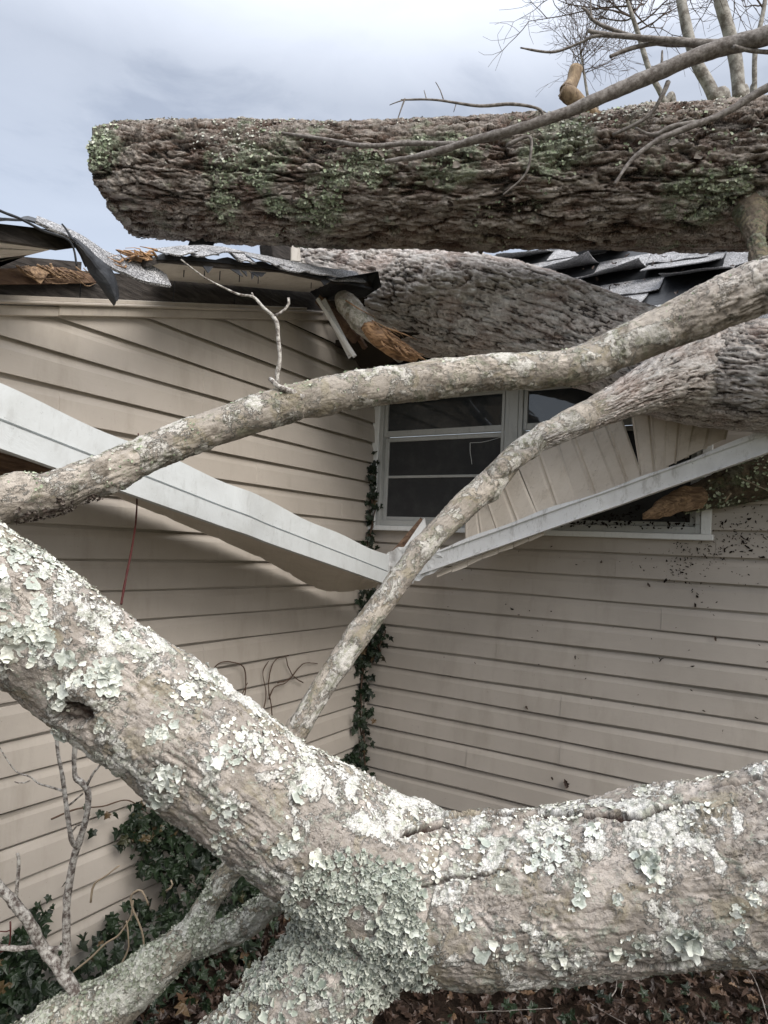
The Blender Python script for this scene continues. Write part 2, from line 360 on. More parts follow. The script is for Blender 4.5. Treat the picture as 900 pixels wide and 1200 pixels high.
def tube(P, rad, step, na, cap=True, endshape=None, lump=0., seed=0, flat=1.0):
    """returns V (n*na), quads, bco, C,T,A,B ring data"""
    P = np.array(P, float); rr = np.array(rad, float)
    L = np.linalg.norm(np.diff(P, axis=0), axis=1).sum(); n = max(4, int(L / step))
    D = crom(np.column_stack([P, rr]), n); C = D[:, :3]; r = D[:, 3]
    T, A, B = frames(C); s = np.r_[0, np.cumsum(np.linalg.norm(np.diff(C, axis=0), axis=1))]
    th = np.linspace(0, 2 * np.pi, na, endpoint=False)
    ct, sn_ = np.cos(th), np.sin(th)
    rm = float(np.mean(r))
    bco = np.stack([np.repeat(s, na), np.tile(ct * rm, n), np.tile(sn_ * rm, n)], 1)
    rv = np.repeat(r, na)
    if lump:
        rv = rv * (1 + lump * fbm(bco * np.array([2.2, 3, 3]) / 1.0 + seed * 7.7, 3, seed))
    nor = A[:, None] * ct[None, :, None] + B[:, None] * sn_[None, :, None] * flat
    V = C[:, None] + nor * rv.reshape(n, na, 1)
    if endshape is not None:
        for end, fn in endshape:
            tt = nor[0 if end == 0 else -1] @ np.array([0, 0, 1.])
            off = fn(tt)                                      # metres cut back along the axis
            d = s if end == 0 else s[-1] - s
            w = np.clip(1 - d / .5, 0, 1)[:, None] * off[None, :]
            V = V + (T[:, None] * (w[:, :, None]) * (1 if end == 0 else -1))
    V = V.reshape(-1, 3)
    i = np.arange(n - 1)[:, None] * na; j = np.arange(na)[None]; j2 = (j + 1) % na
    Q = np.stack([i + j, i + j2, i + na + j2, i + na + j], -1).reshape(-1, 4)
    return V, Q, bco, nor.reshape(-1, 3), (C, r, T, s, n, na)
def capped(V, Q, bco, info, seed=3, dome=.1):
    """close both ends with three shrinking rings of rough broken wood"""
    C, r, T, s, n, na = info; Vs = [V]; Qs = [Q]; bs = [bco]; base = len(V)
    for end in (0, 1):
        ring = np.arange(na) + (0 if end == 0 else (n - 1) * na); cur = ring; cen = V[ring].mean(0); dirv = -T[0] if end == 0 else T[-1]
        P0 = V[ring]; b0 = bco[ring]
        for k, f in enumerate((.93, .75, .5, .25, .02)):
            p = cen + (P0 - cen) * f + dirv * (r[0 if end == 0 else -1] * dome * (1 - f * f) + .012 * fbm(P0 * 25 + k * 3, 3, seed)[:, None])
            b = b0.copy(); b[:, 1:] *= f; b[:, 0] += (1 - f) * .1 * (-1 if end == 0 else 1)
            new = np.arange(na) + base; base += na; Vs.append(p); bs.append(b)
            j2 = np.roll(np.arange(na), -1)
            q = np.stack([cur, new, new[j2], cur[j2]], 1) if end == 0 else np.stack([cur, cur[j2], new[j2], new], 1)
            Qs.append(q); cur = new
    return np.concatenate(Vs), np.concatenate(Qs), np.concatenate(bs)

def plates(b, du, dc, seed, warp=.35):
    """bark height 0..1: long plates parted by furrows, frayed into scales"""
    b = b + np.stack([b[:, 0] * 0, .012 * fbm(b * np.array([5, 4, 4]), 3, seed + 70), .012 * fbm(b * np.array([5, 4, 4]) + 9, 3, seed + 71)], 1)
    fa, fc = .62 / du, .62 / dc; A3 = np.array([fa, fc, fc])
    w = .35 * np.stack([fbm(b * A3 * .7 + 31, 2, seed), fbm(b * A3 * 1.3 + 57, 3, seed + 5), fbm(b * A3 * 1.3 + 83, 3, seed + 9)], 1)
    f1 = sst(.0, .11, np.abs(fbm(b * A3 + w, 4, seed, .45)))
    f2 = sst(.0, .13, np.abs(fbm(b * A3 * 2.1 + w * 2 + 7, 3, seed + 20)))
    t_ = fbm(b * A3 * np.array([3.4, 2.2, 2.2]) + w * 2, 4, seed + 33, .6) * 6; fl_ = np.floor(t_); st_ = (fl_ + sst(.55, .95, t_ - fl_)) / 6
    rough = fbm(b * np.array([14, 80, 80]), 4, seed + 40, .65)
    blk = fbm(b * A3 * np.array([1.8, .5, .5]) + 3, 3, seed + 50)
    q2 = b * np.array([1.5 / du, 1.9 / dc, 1.9 / dc]) + w * 3; g1, g2, id2 = worley(q2, seed + 60); e2 = sst(.0, .16, g2 - g1)
    return np.clip(-.02 + f1 * (.30 + .18 * f2 + .20 * e2 + .16 * (id2 - .3)) + .45 * st_ * (.3 + .7 * f1) + .20 * blk + .26 * rough, 0, 1.15)

def furrowed_log(name, P, rad, step, na, mat, amp, du, dc, seed, parent, endshape=None, lump=.05):
    V, Q, b, nor, info = tube(P, rad, step, na, endshape=endshape, lump=lump, seed=seed)
    V, Q, b = capped(V, Q, b, info)
    nor = np.concatenate([nor, np.zeros((len(V) - len(nor), 3))])
    h = plates(b, du, dc, seed)
    big = fbm(b * np.array([4, 9, 9]), 3, seed + 60)
    n0 = info[4] * info[5]
    for e, idx in ((0, 0), (1, -1)):
        sel = slice(n0 + e * 5 * info[5], n0 + (e + 1) * 5 * info[5]); nor[sel] = info[2][0] * -1 if e == 0 else info[2][-1]
    V = V + nor * (amp * (h - .5) + amp * .4 * big)[:, None]
    o = mesh_obj(name, V, Q, mat, parent, {'bco': b, 'h': np.clip(h, 0, 1)})
    return o, V, nor, b

def smooth_height(b, seed, amp=1.0):
    l = fbm(b * 13 + seed, 4, seed, .6); lich = sst(-.05, .25, l)
    ridge = np.abs(fbm(b * np.array([9, 45, 45]), 4, seed + 4, .6)) + .10 * sst(-.1, .3, fbm(b * 6, 2, seed + 9))
    h = .006 * fbm(b * 8, 3, seed + 1) + .0028 * lich * (1 + fbm(b * 75, 3, seed + 2)) + .0020 * fbm(b * 130, 3, seed + 3, .7) - .0035 * np.clip(.12 - ridge, 0, 1) / .12
    return h * amp, lich
def smooth_limb(name, P, rad, step, na, mat, seed, parent, amp=1.0, lump=.06, knots=0):
    V, Q, b, nor, info = tube(P, rad, step, na, lump=lump, seed=seed)
    n0 = len(V); V, Q, b = capped(V, Q, b, info)
    h, lich = smooth_height(b, seed, amp); hh = h[:n0]
    rgk = np.random.default_rng(seed + 300); rmean = float(np.mean(info[1]))
    for i_ in rgk.integers(0, n0, knots):
        sg = rmean * rgk.uniform(.28, .6); d_ = np.linalg.norm((V[:n0] - V[i_]) * 1.0, axis=1); g_ = np.exp(-(d_ / sg) ** 2)
        ring_ = np.exp(-((d_ - sg * 1.5) / (sg * .45)) ** 2); hh = hh + sg * (.55 * g_ - .35 * np.exp(-(d_ / (sg * .4)) ** 2) + .10 * ring_)
    V[:n0] += nor * hh[:, None]
    o = mesh_obj(name, V, Q, mat, parent, {'bco': b, 'h': np.clip(h * 100 + .5, 0, 1), 'lich': lich, 'crack': np.zeros(len(V))})
    return o, V[:n0], nor, b[:n0]

class Twigs:
    """thin round stems gathered into one mesh"""
    def __init__(s): s.V = []; s.Q = []; s.n = 0
    def add(s, P, r0, r1, na=7, step=.012, wob=.0, seed=0):
        P = np.array(P, float)
        L = np.linalg.norm(np.diff(P, axis=0), axis=1).sum()
        V, Q, b, nor, info = tube(P, np.linspace(r0, r1, len(P)), max(step, L / 60), na)
        if wob: V = V + wob * np.stack([fbm(V * 22 + k * 9 + seed, 2, seed + k) for k in range(3)], 1)
        V = V + nor * (r1 * .35 * fbm(V * 60 + seed, 2, seed))[:, None]
        n = info[4]; tip = len(V); V = np.vstack([V, info[0][0], info[0][-1]]); j = np.arange(na); j2 = (j + 1) % na
        Q = np.vstack([Q, np.stack([np.full(na, tip), np.full(na, tip), j2, j], 1), np.stack([np.full(na, tip + 1), np.full(na, tip + 1), (n - 1) * na + j, (n - 1) * na + j2], 1)])
        s.V.append(V); s.Q.append(Q + s.n); s.n += len(V)
    def build(s, name, mat, parent=None):
        V = np.vstack(s.V); Q = np.vstack(s.Q)
        F_ = [tuple(q[1:]) if q[0] == q[1] else tuple(q) for q in Q.tolist()]
        return mesh_obj(name, V, F_, mat, parent)

def pxpath(pts): return [W(*p[:3]) for p in pts]
def pxrad(pts): return [p[3] / 2 * p[2] / F for p in pts]      # a sighted diameter turned into a real radius

# ------------------------------------------------------------------ small flat growths (lichen lobes, leaves)
def flakes(name, pos, nor, size, mat, parent, seed, k=12, curl=.5, kind=None, tilt=.5, lobes=(3, 6), asp=1.0, soft=1.0):
    rg = np.random.default_rng(seed); n = len(pos)
    rings = (.45, .8, 1.0); th = np.linspace(0, 2 * np.pi, k, endpoint=False)
    nv = 1 + k * 3
    nor = nor + tilt * rg.normal(size=(n, 3)) * .6; nor /= np.linalg.norm(nor, axis=1)[:, None]
    a = np.cross(nor, rg.normal(size=(n, 3))); a /= np.linalg.norm(a, axis=1)[:, None]; b = np.cross(nor, a)
    lb = rg.integers(lobes[0], lobes[1], n)[:, None]; ph = rg.uniform(0, 6.28, (n, 1)); ph2 = rg.uniform(0, 6.28, (n, 1))
    rad = 1 + .16 * np.sin(lb * th + ph) + .10 * np.sin((lb * 2 + 1) * th + ph2) + .07 * soft * rg.normal(size=(n, k))
    rad = np.clip(rad, .35, 1.7); el = rg.uniform(.6, 1.2, (n, 1))
    V = np.zeros((n, nv, 3)); E = np.zeros((n, nv)); V[:, 0] = pos + nor * (.0015)
    for i, f in enumerate(rings):
        z = (.06 + curl * (f ** 3) * (.30 + .55 * np.sin(2 * th + ph2) * .6 + .16 * soft * rg.normal(size=(n, k)) * f + .3 * np.sin(5 * th + ph))) * f
        x = rad * f * np.cos(th) * size[:, None] * el; y = rad * f * np.sin(th) * size[:, None] * asp; z = z * size[:, None]
        V[:, 1 + i * k:1 + (i + 1) * k] = pos[:, None] + a[:, None] * x[..., None] + b[:, None] * y[..., None] + nor[:, None] * (z[..., None] + .0015)
        E[:, 1 + i * k:1 + (i + 1) * k] = f
    j = np.arange(k); j2 = (j + 1) % k
    tri = np.stack([np.zeros(k, int), 1 + j, 1 + j2], 1)
    quads = np.vstack([np.stack([1 + i * k + j, 1 + (i + 1) * k + j, 1 + (i + 1) * k + j2, 1 + i * k + j2], 1) for i in range(2)])
    tri2 = np.vstack([quads[:, [0, 1, 2]], quads[:, [0, 2, 3]], tri])
    Fc = (tri2[None] + (np.arange(n) * nv)[:, None, None]).reshape(-1, 3)
    rn = np.repeat(rg.uniform(0, 1, n), nv)
    o = mesh_obj(name, V.reshape(-1, 3), Fc, mat, parent, {'rnd': rn, 'edge': E.ravel()})
    if kind: o['kind'] = kind
    return o
IVY = np.array([(0, -.18), (.16, -.42), (.48, -.34), (.40, -.05), (.72, .18), (.36, .32), (.22, .52), (0, 1.0), (-.22, .52), (-.36, .32), (-.72, .18), (-.40, -.05), (-.48, -.34), (-.16, -.42)]) * .6
OAK = np.array([(0, -.8), (.18, -.5), (.42, -.3), (.25, -.1), (.5, .15), (.24, .3), (.34, .6), (0, 1.), (-.3, .62), (-.22, .32), (-.52, .12), (-.24, -.08), (-.4, -.34), (-.16, -.52)]) * .6
def leaves(name, pos, nor, size, mat, parent, seed, shape=IVY, curl=.3, tilt=.45, kind=None, down=None):
    rg = np.random.default_rng(seed); n = len(pos); k = len(shape)
    nor = nor + tilt * rg.normal(size=(n, 3)); nor /= np.linalg.norm(nor, axis=1)[:, None]
    d = rg.normal(size=(n, 3)) if down is None else np.array(down) + .45 * rg.normal(size=(n, 3))
    b = d - nor * (d * nor).sum(1)[:, None]; b /= np.linalg.norm(b, axis=1)[:, None]; a = np.cross(b, nor)
    # centre vein points, mid ring, outline
    nv = 1 + 2 * k; V = np.zeros((n, nv, 3)); ve = np.ones((n, nv)); V[:, 0] = pos; ve[:, 0] = 0
    c1 = rg.normal(size=(n, 1)) * curl; c2 = rg.normal(size=(n, 1)) * curl
    for i, f in enumerate((.5, 1.)):
        s = shape * f * (1 + .08 * rg.normal(size=(n, k, 1)))
        z = (np.abs(s[..., 0]) * (.25 + c1) + s[..., 1] ** 2 * c2) + .04 * rg.normal(size=(n, k)) * f
        V[:, 1 + i * k:1 + (i + 1) * k] = pos[:, None] + size[:, None, None] * (a[:, None] * s[..., :1] + b[:, None] * s[..., 1:] + nor[:, None] * z[..., None])
    ve[:, 1:] = np.tile((np.arange(k) % 2 == 0) * 1.0, 2)[None] if shape is OAK else np.tile(np.isin(np.arange(k), (2, 4, 7, 10, 12)) * -1.0 + 1, 2)[None]
    j = np.arange(k); j2 = (j + 1) % k
    tri = np.vstack([np.stack([np.zeros(k, int), 1 + j, 1 + j2], 1), np.stack([1 + j, 1 + k + j, 1 + k + j2], 1), np.stack([1 + j, 1 + k + j2, 1 + j2], 1)])
    Fc = (tri[None] + (np.arange(n) * nv)[:, None, None]).reshape(-1, 3)
    o = mesh_obj(name, V.reshape(-1, 3), Fc, mat, parent, {'rnd': np.repeat(rg.uniform(0, 1, n), nv), 'vein': ve.ravel()}, smooth=False)
    if kind: o['kind'] = kind
    return o

#============================================================================ SETTING
g = MB(); n = 24
g.add([(-300, -300, 0), (300, -300, 0), (300, 300, 0), (-300, 300, 0)], [(0, 1, 2, 3)])
tag(g.build('ground', M['soil']), kind='structure')

XC, YC = -2.057, 3.194           # planes of the left and of the right wall
EXP = .1093; Z0 = .97            # siding exposure and one of its course lines
RK0, RKS = 2.2476 - .299 * 1.097, .299
rake = lambda y: RK0 + RKS * y   # top edge of the left wall

house = empty('house', (XC, YC, 0), 'tan vinyl sided house with a crushed roof behind the fallen trees', 'house')
def siding(u0, u1, ztop, put, seed, kj=99, uj=0):
    """dutch lap courses: put(u, out, z) maps to the world"""
    V = []; Fc = []; rg = np.random.default_rng(seed)
    nu = int((u1 - u0) / .12); us0 = np.linspace(u0, u1, nu + 1)
    k0 = -7; prof = [(.0, .0145), (.02, .015), (.35, .0125), (.66, .010), (.78, .0055), (.905, .003), (.912, -.005), (1.08, -.006)]
    k = k0
    while Z0 + k * EXP < ztop:
        zb = Z0 + k * EXP
        us = us0.copy(); js = u0 + rg.uniform(.3, 3.4); jl = []
        while js < u1: jl.append(js); js += 3.0 + rg.uniform(0, .8)
        if k == kj: jl.append(uj)
        for q in jl: us = np.r_[us, q, q + .0012]
        us = np.sort(us); st_ = np.array([.0022 * sum(((u > q + .0006) and (u < q + 1.8)) for q in jl) for u in us])
        wv = .0022 * np.array([np.sin(u * 1.9 + k * .8 + seed) + .6 * np.sin(u * 5.1 + k * 2.1) for u in us])
        wo = .0022 * np.array([np.sin(u * 2.7 + k * 1.7) + .7 * np.sin(u * 7.3 + k * 3.3) for u in us]) + st_
        base = len(V)
        rows = [(.07, .003)] + prof
        for (f, o) in rows:
            for i, u in enumerate(us):
                V.append(put(u, o + (wo[i] if f < .9 and o > .0031 else 0), zb + f * EXP + wv[i]))
        w = len(us)
        for a in range(len(rows) - 1):
            for i in range(w - 1):
                Fc.append((base + a * w + i, base + a * w + i + 1, base + (a + 1) * w + i + 1, base + (a + 1) * w + i))
        k += 1
    return V, Fc
def clip(o, planes):
    bm = bmesh.new(); bm.from_mesh(o.data)
    for co, no in planes:
        bmesh.ops.bisect_plane(bm, geom=bm.verts[:] + bm.edges[:] + bm.faces[:], plane_co=co, plane_no=no, clear_outer=True)
    bm.to_mesh(o.data); bm.free()
# left wall
V, Fc = siding(-3.0, YC - .002, 3.2, lambda u, o, z: (XC + o, u, z), 3)
lw = mesh_obj('siding_wall', V, Fc, M['siding'], house, smooth=False)
clip(lw, [((XC, 0, RK0 - .012), (0, -RKS, 1))])
bm = MB(); bm.slab([(XC - .013, -3, .0), (XC - .013, YC, 0), (XC - .013, YC, rake(YC)), (XC - .013, -3, rake(-3))], (-.12, 0, 0)); bm.build('wall_sheathing', M['dark'], house)
# right wall
WX0, WX1, WZ0, WZ1 = -2.035, -.365, 1.735, 2.44
V, Fc = siding(XC + .002, 3.8, 2.40, lambda u, o, z: (u, YC - o, z), 8, 2, -1.64)
rw = mesh_obj('siding_wall', V, Fc, M['siding'], house, smooth=False)
bm_ = bmesh.new(); bm_.from_mesh(rw.data)
for co, no in (((WX0, 0, 0), (1, 0, 0)), ((WX1, 0, 0), (1, 0, 0)), ((0, 0, WZ0 - .02), (0, 0, 1)), ((0, 0, WZ1), (0, 0, 1))):
    bmesh.ops.bisect_plane(bm_, geom=bm_.verts[:] + bm_.edges[:] + bm_.faces[:], plane_co=co, plane_no=no)
dl = [f for f in bm_.faces if WX0 < f.calc_center_median().x < WX1 and WZ0 - .02 < f.calc_center_median().z < WZ1]
bmesh.ops.delete(bm_, geom=dl, context='FACES'); bm_.to_mesh(rw.data); bm_.free()
b = MB()
for (x0, x1, z0, z1) in ((XC, WX0, 0, 2.46), (WX1, 3.8, 0, 2.44), (WX0, WX1, 0, WZ0 - .02), (WX0, WX1, WZ1, 2.46)):
    b.box(x0, x1, YC + .013, YC + .12, z0, z1)
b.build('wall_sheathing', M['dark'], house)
b = MB(); b.box(XC + .004, XC + .02, -3, YC - .03, 0, Z0 - 7 * EXP + .004); b.box(XC + .004, 3.8, YC - .02, YC - .004, 0, Z0 - 7 * EXP + .004); b.build('foundation', M['concrete'], house)
# corner post of the siding
b = MB(); b.box(XC + .017, XC + .032, YC - .024, YC - .0, .2, 2.6); b.box(XC + .0, XC + .017, YC - .032, YC - .017, .2, 2.6)
b.build('corner_trim', M['siding'], house, bevel=.002)
# rake trim on the left wall, in two lengths with a lap joint, and dark bare board above it
def rakebox(y0, y1, z0, z1, x0, x1, name, mat, bevel=.002):
    b = MB(); P = [(x0, y0, rake(y0) + z0), (x0, y1, rake(y1) + z0), (x0, y1, rake(y1) + z1), (x0, y0, rake(y0) + z1)]
    b.slab(P, (x1 - x0, 0, 0)); return b.build(name, mat, house, bevel=bevel)
rakebox(-3, 1.27, -.016, .016, XC - .002, XC + .027, 'rake_trim', M['trim'])
rakebox(1.265, 2.72, -.014, .018, XC - .002, XC + .031, 'rake_trim', M['trim'])
rakebox(-3, 2.62, .018, .029, XC - .002, XC + .045, 'rake_trim', M['trim'], .003)
rakebox(-3, 2.5, .030, .046, XC - .002, XC + .030, 'rake_trim', M['trim'], .002)
b = MB(); y = -3.0; rg = np.random.default_rng(5)
while y < 2.9:
    w = .30 + .1 * rg.random(); zt = .165 + .015 * rg.random() if y < 1.2 else .14
    P = [(XC, y, rake(y) + .04), (XC, y + w - .004, rake(y + w) + .04), (XC, y + w - .004, rake(y + w) + zt), (XC, y, rake(y) + zt)]
    b.slab(P, (.012 + .006 * rg.random(), 0, 0)); y += w
b.build('rotten_rake_board', M['rotten_board'], house)
# roof plane of the left wing (behind the rake) and its decking
b = MB(); b.slab([(XC - .02, -3, rake(-3) + .10), (XC - .02, 3.6, rake(3.6) - .02), (-6, 3.6, rake(3.6) - .02), (-6, -3, rake(-3) + .10)], (0, 0, .03)); b.build('roof', M['shingle'], house)

# window unit of two double hung sashes
win = MB()
for (x0, x1, z0, z1) in ((WX0 - .022, WX0 + .020, WZ0 - .02, WZ1), (WX1 - .02, WX1 + .02, WZ0 - .02, WZ1), (WX0 - .022, WX1 + .02, WZ1, WZ1 + .05)):
    win.box(x0, x1, YC - .034, YC + .02, z0, z1)
wo = win.build('window', M['casing'], house, bevel=.003)
b = MB(); b.box(WX0 - .03, WX1 + .03, YC - .05, YC + .02, WZ0 - .045, WZ0 - .019); b.build('sill', M['casing'], wo, bevel=.003)
def frame_ring(b, x0, x1, z0, z1, w, y0, y1, wb=None):
    wb = wb or w
    b.box(x0, x0 + w, y0, y1, z0, z1); b.box(x1 - w, x1, y0, y1, z0, z1)
    b.box(x0 + w, x1 - w, y0, y1, z0, z0 + wb); b.box(x0 + w, x1 - w, y0, y1, z1 - w, z1)
MZ = 2.215
b = MB()
frame_ring(b, WX0 + .021, -1.262, WZ0 - .018, WZ1 - .002, .022, YC - .026, YC + .03, .03)
frame_ring(b, -1.215, WX1 - .021, WZ0 - .018, WZ1 - .002, .022, YC - .026, YC + .03, .03)
b.box(-1.262, -1.215, YC - .031, YC + .03, WZ0 - .018, WZ1 - .002)
b.box(-1.300, -1.285, YC - .030, YC - .0265, WZ0 + .02, WZ1 - .03)
b.build('frame', M['frame'], wo, bevel=.002)
for (x0, x1) in ((WX0 + .044, -1.285), (-1.192, WX1 - .044)):
    up = MB(); frame_ring(up, x0, x1, MZ - .012, WZ1 - .026, .020, YC - .016, YC + .006, .032); u = up.build('sash', M['frame'], wo, bevel=.002)
    p = MB(); p.box(x0 + .01, x1 - .01, YC - .006, YC - .003, MZ, WZ1 - .03); p.build('pane', M['glass'], wo)
    lo = MB(); frame_ring(lo, x0, x1, WZ0 + .013, MZ - .013, .024, YC + .004, YC + .028, .02)
    lo.box(x0 + .024, x1 - .024, YC + .006, YC + .022, 1.978, 1.992); lo.build('sash', M['frame'], wo, bevel=.002)
    p = MB(); p.box(x0 + .01, x1 - .01, YC + .014, YC + .018, WZ0 + .02, MZ - .02); p.build('pane' if x0 > -1.5 else 'insect_screen', M['screen'], wo)
# torn strands of the screen
tw = Twigs(); tw.add([ony(551, 519, YC), ony(551, 530, YC - .004), ony(552, 536, YC), ony(553, 544, YC)], .0018, .0012, 5)
tw.add([ony(551, 519, YC), ony(566, 518, YC - .004), ony(578, 515, YC - .002), ony(588, 512, YC)], .0012, .0008, 5)
tw.build('torn_screen_thread', M['casing'], wo)

def tab(b, a0, a1, c1, c0, nn, lift, seed, th=.005):
    rgt = np.random.default_rng(seed); nu, nv = 7, 5; G = []; cl = rgt.normal(size=4) * .012; k0, k1 = rgt.uniform(0, 1, 2)
    for i in range(nu):
        for j in range(nv):
            u, v = i / (nu - 1), j / (nv - 1); p = (a0 * (1 - u) + a1 * u) * (1 - v) + (c0 * (1 - u) + c1 * u) * v
            w = (1 - v) ** 1.5 * lift * (k0 * (1 - u) + k1 * u + .3) + .004 * math.sin(5 * u + seed) * (1 - v) + .0016 * rgt.normal() * (v < .9) + cl[0] * u * (1 - u) * (1 - v)
            e = (c0 - a0) * (.018 * rgt.normal() if j == 0 else 0)
            G.append(p + nn * w + e)
    n = nu * nv; T = G + [g_ - nn * th for g_ in G]; Fc = []
    for i in range(nu - 1):
        for j in range(nv - 1):
            a = i * nv + j; Fc += [(a, a + 1, a + nv + 1, a + nv), (a + n, a + n + nv, a + n + nv + 1, a + n + 1)]
    for i in range(nu - 1): a = i * nv; Fc += [(a, a + nv, a + nv + n, a + n), (a + nv - 1, a + nv - 1 + n, a + 2 * nv - 1 + n, a + 2 * nv - 1)]
    for j in range(nv - 1): a = j; Fc += [(a, a + n, a + 1 + n, a + 1)]; a = (nu - 1) * nv + j; Fc += [(a, a + 1, a + 1 + n, a + n)]
    b.add(T, Fc)
# crushed roof of the right wing: shingle sheet steeper than it should be, courses of tabs
def roofpt(x, s): return np.array([x, 3.04 + s * .74, 2.44 + s * .68])
b = MB(); b.slab([roofpt(-2.1, 0), roofpt(3.8, 0), roofpt(3.8, 1.78), roofpt(-2.6, 1.78)], (0, .02, -.03)); b.build('roof_deck', M['felt'], house)
b = MB(); rg = np.random.default_rng(12)
for k in range(9):
    s0 = k * .185; x = -2.0 - .06 * k + .17 * (k % 2) + .05 * rg.random()
    while x < 3.7:
        w = .26 + .14 * rg.random()
        lift = .006 + .012 * rg.random() + (.05 * rg.random() if rg.random() < .35 else 0)
        if rg.random() < .84:
            sk = .026 * rg.normal()
            a0, a1 = roofpt(x, s0 + sk), roofpt(x + w - .006, s0 - sk); c1, c0 = roofpt(x + w - .006, s0 + .21), roofpt(x, s0 + .21)
            nn = np.array([0, -.68, .74]); a0 = a0 + nn * lift; a1 = a1 + nn * (lift + .01 * rg.normal()); c0 = c0 + nn * .004; c1 = c1 + nn * .004
            tab(b, a0, a1, c1, c0, nn, lift, int(x * 100) + k * 977 + 5000)
        x += w
b.build('roof_shingles', M['shingle'], house)
rg = np.random.default_rng(31); n = 160; x_ = rg.uniform(-1.6, .6, n); s_ = rg.uniform(0, 1.3, n)
pos = np.array([roofpt(a_, b_) for a_, b_ in zip(x_, s_)]) + [0, -.015, .02]
LATE = (pos, rg)
# near-black panel over the right wall, painting the unlit attic as a surface
b = MB(); b.box(-2.05, 3.8, YC + .14, YC + .18, 2.3, 2.5); b.build('attic_dark_panel', M['dark'], house)

#============================================================================ EAVES TORN DOWN
OV = .40
def fascia(name, A, B, perp, mat, label, steps, seed, group=None, lip=.014):
    """white metal fascia: profile of two steps swept from A to B; A,B are (top,bottom) pairs"""
    nseg = 90; V = []; Fc = []; prof = steps; K = len(prof)
    for i in range(nseg + 1):
        t_ = i / nseg; top = A[0] * (1 - t_) + B[0] * t_; bot = A[1] * (1 - t_) + B[1] * t_
        jit = .004 * math.sin(t_ * 17 + seed) + .004 * math.sin(t_ * 47 + 2 * seed); jo = .002 * math.sin(t_ * 23 + seed * 3) + .012 * math.exp(-((t_ - .72) / .02) ** 2) - .010 * math.exp(-((t_ - .33) / .03) ** 2)
        for (f, o) in prof:
            e = jit if f > .9 else 0
            V.append(top * f + bot * (1 - f) + perp * (o + jo) + np.array([0, 0, e]))
    for i in range(nseg):
        for k in range(K):
            Fc.append((i * K + k, i * K + (k + 1) % K, (i + 1) * K + (k + 1) % K, (i + 1) * K + k))
    Fc.append(tuple(range(K))); Fc.append(tuple(range(nseg * K + K - 1, nseg * K - 1, -1)))
    o = mesh_obj(name, V, Fc, mat, smooth=False); bmn = bmesh.new(); bmn.from_mesh(o.data); bmesh.ops.recalc_face_normals(bmn, faces=bmn.faces); bmn.to_mesh(o.data); bmn.free()
    return o
prof = [(1.0, .0), (1.0, .020), (.47, .020), (.46, .006), (.41, .006), (.41, .028), (.0, .026), (.0, -.004), (.02, -.004), (.4, .0)]
A = (onx(0, 452, XC + OV), onx(0, 528, XC + OV)); B = (onx(452, 651, XC + OV), onx(450, 685, XC + OV))
dA = (A[0] - B[0]); A = (A[0] + dA * .9, A[1] + (A[1] - B[1]) * .9)
fl = empty('fallen_eave', A[1].tolist(), 'long white fascia sloping down from the left edge, with its tan soffit', 'fallen eave', 'white fascias hanging in a V')
o = fascia('fascia', A, B, np.array([1., 0, 0]), M['white_metal'], '', prof, 2); o.parent = fl; o.matrix_parent_inverse = Matrix.Translation(-fl.location)
# its soffit: thin ribbed sheet from the fascia foot back to the wall
outer = [onx(-250, 452, XC + OV), onx(0, 528, XC + OV), onx(150, 572, XC + OV), onx(300, 627, XC + OV), onx(390, 664, XC + OV), onx(448, 685, XC + OV)]
inner = [onx(-300, 400, XC + .05), onx(50, 552, XC + .05), onx(150, 588, XC + .05), onx(301, 652, XC + .05), onx(380, 692, XC + .05), onx(440, 689, XC + .16)]
V = []; Fc = []; nu, nv_ = 80, 12
oo, ii = crom(outer, nu), crom(inner, nu)
for i in range(nu):
    for j in range(nv_):
        t_ = j / (nv_ - 1); p = oo[i] * (1 - t_) + ii[i] * t_ + np.array([0, 0, .012 * math.sin(t_ * 3.14) + (.004 if i % 6 == 0 else 0)]); V.append(p)
for i in range(nu - 1):
    for j in range(nv_ - 1): Fc.append((i * nv_ + j, i * nv_ + j + 1, (i + 1) * nv_ + j + 1, (i + 1) * nv_ + j))
o = mesh_obj('soffit', V, Fc, M['soffit'], fl, smooth=False); md = o.modifiers.new('t', 'SOLIDIFY'); md.thickness = .004
# brown panel drawn in place of the eave's dark void where the soffit has gone
b = MB(); b.slab([onx(-200, 470, XC + .2), onx(60, 548, XC + .2), onx(130, 578, XC + .2), onx(60, 590, XC + .03), onx(-200, 560, XC + .03)], (0, 0, -.006)); b.build('eave_void_panel', M['brown_board'], fl)

A = (ony(500, 650, YC - OV), ony(496, 673, YC - OV)); B = (ony(900, 506, YC - OV), ony(900, 532, YC - OV))
kdir = (B[0] - A[0]); B = (B[0] + kdir * .9, B[1] + (B[1] - A[1]) * .9)
fr = empty('fallen_eave', A[1].tolist(), 'scuffed white fascia rising to the right edge with fanned vented soffit panels behind', 'fallen eave', 'white fascias hanging in a V')
prof2 = [(1.0, .0), (1.02, .024), (.86, .028), (.80, .020), (.14, .020), (.12, .030), (.0, .032), (.0, -.004), (.4, .0)]
o = fascia('fascia', A, B, np.array([0, -1., 0]), M['scuffed_white'], '', prof2, 5); o.parent = fr; o.matrix_parent_inverse = Matrix.Translation(-fr.location)
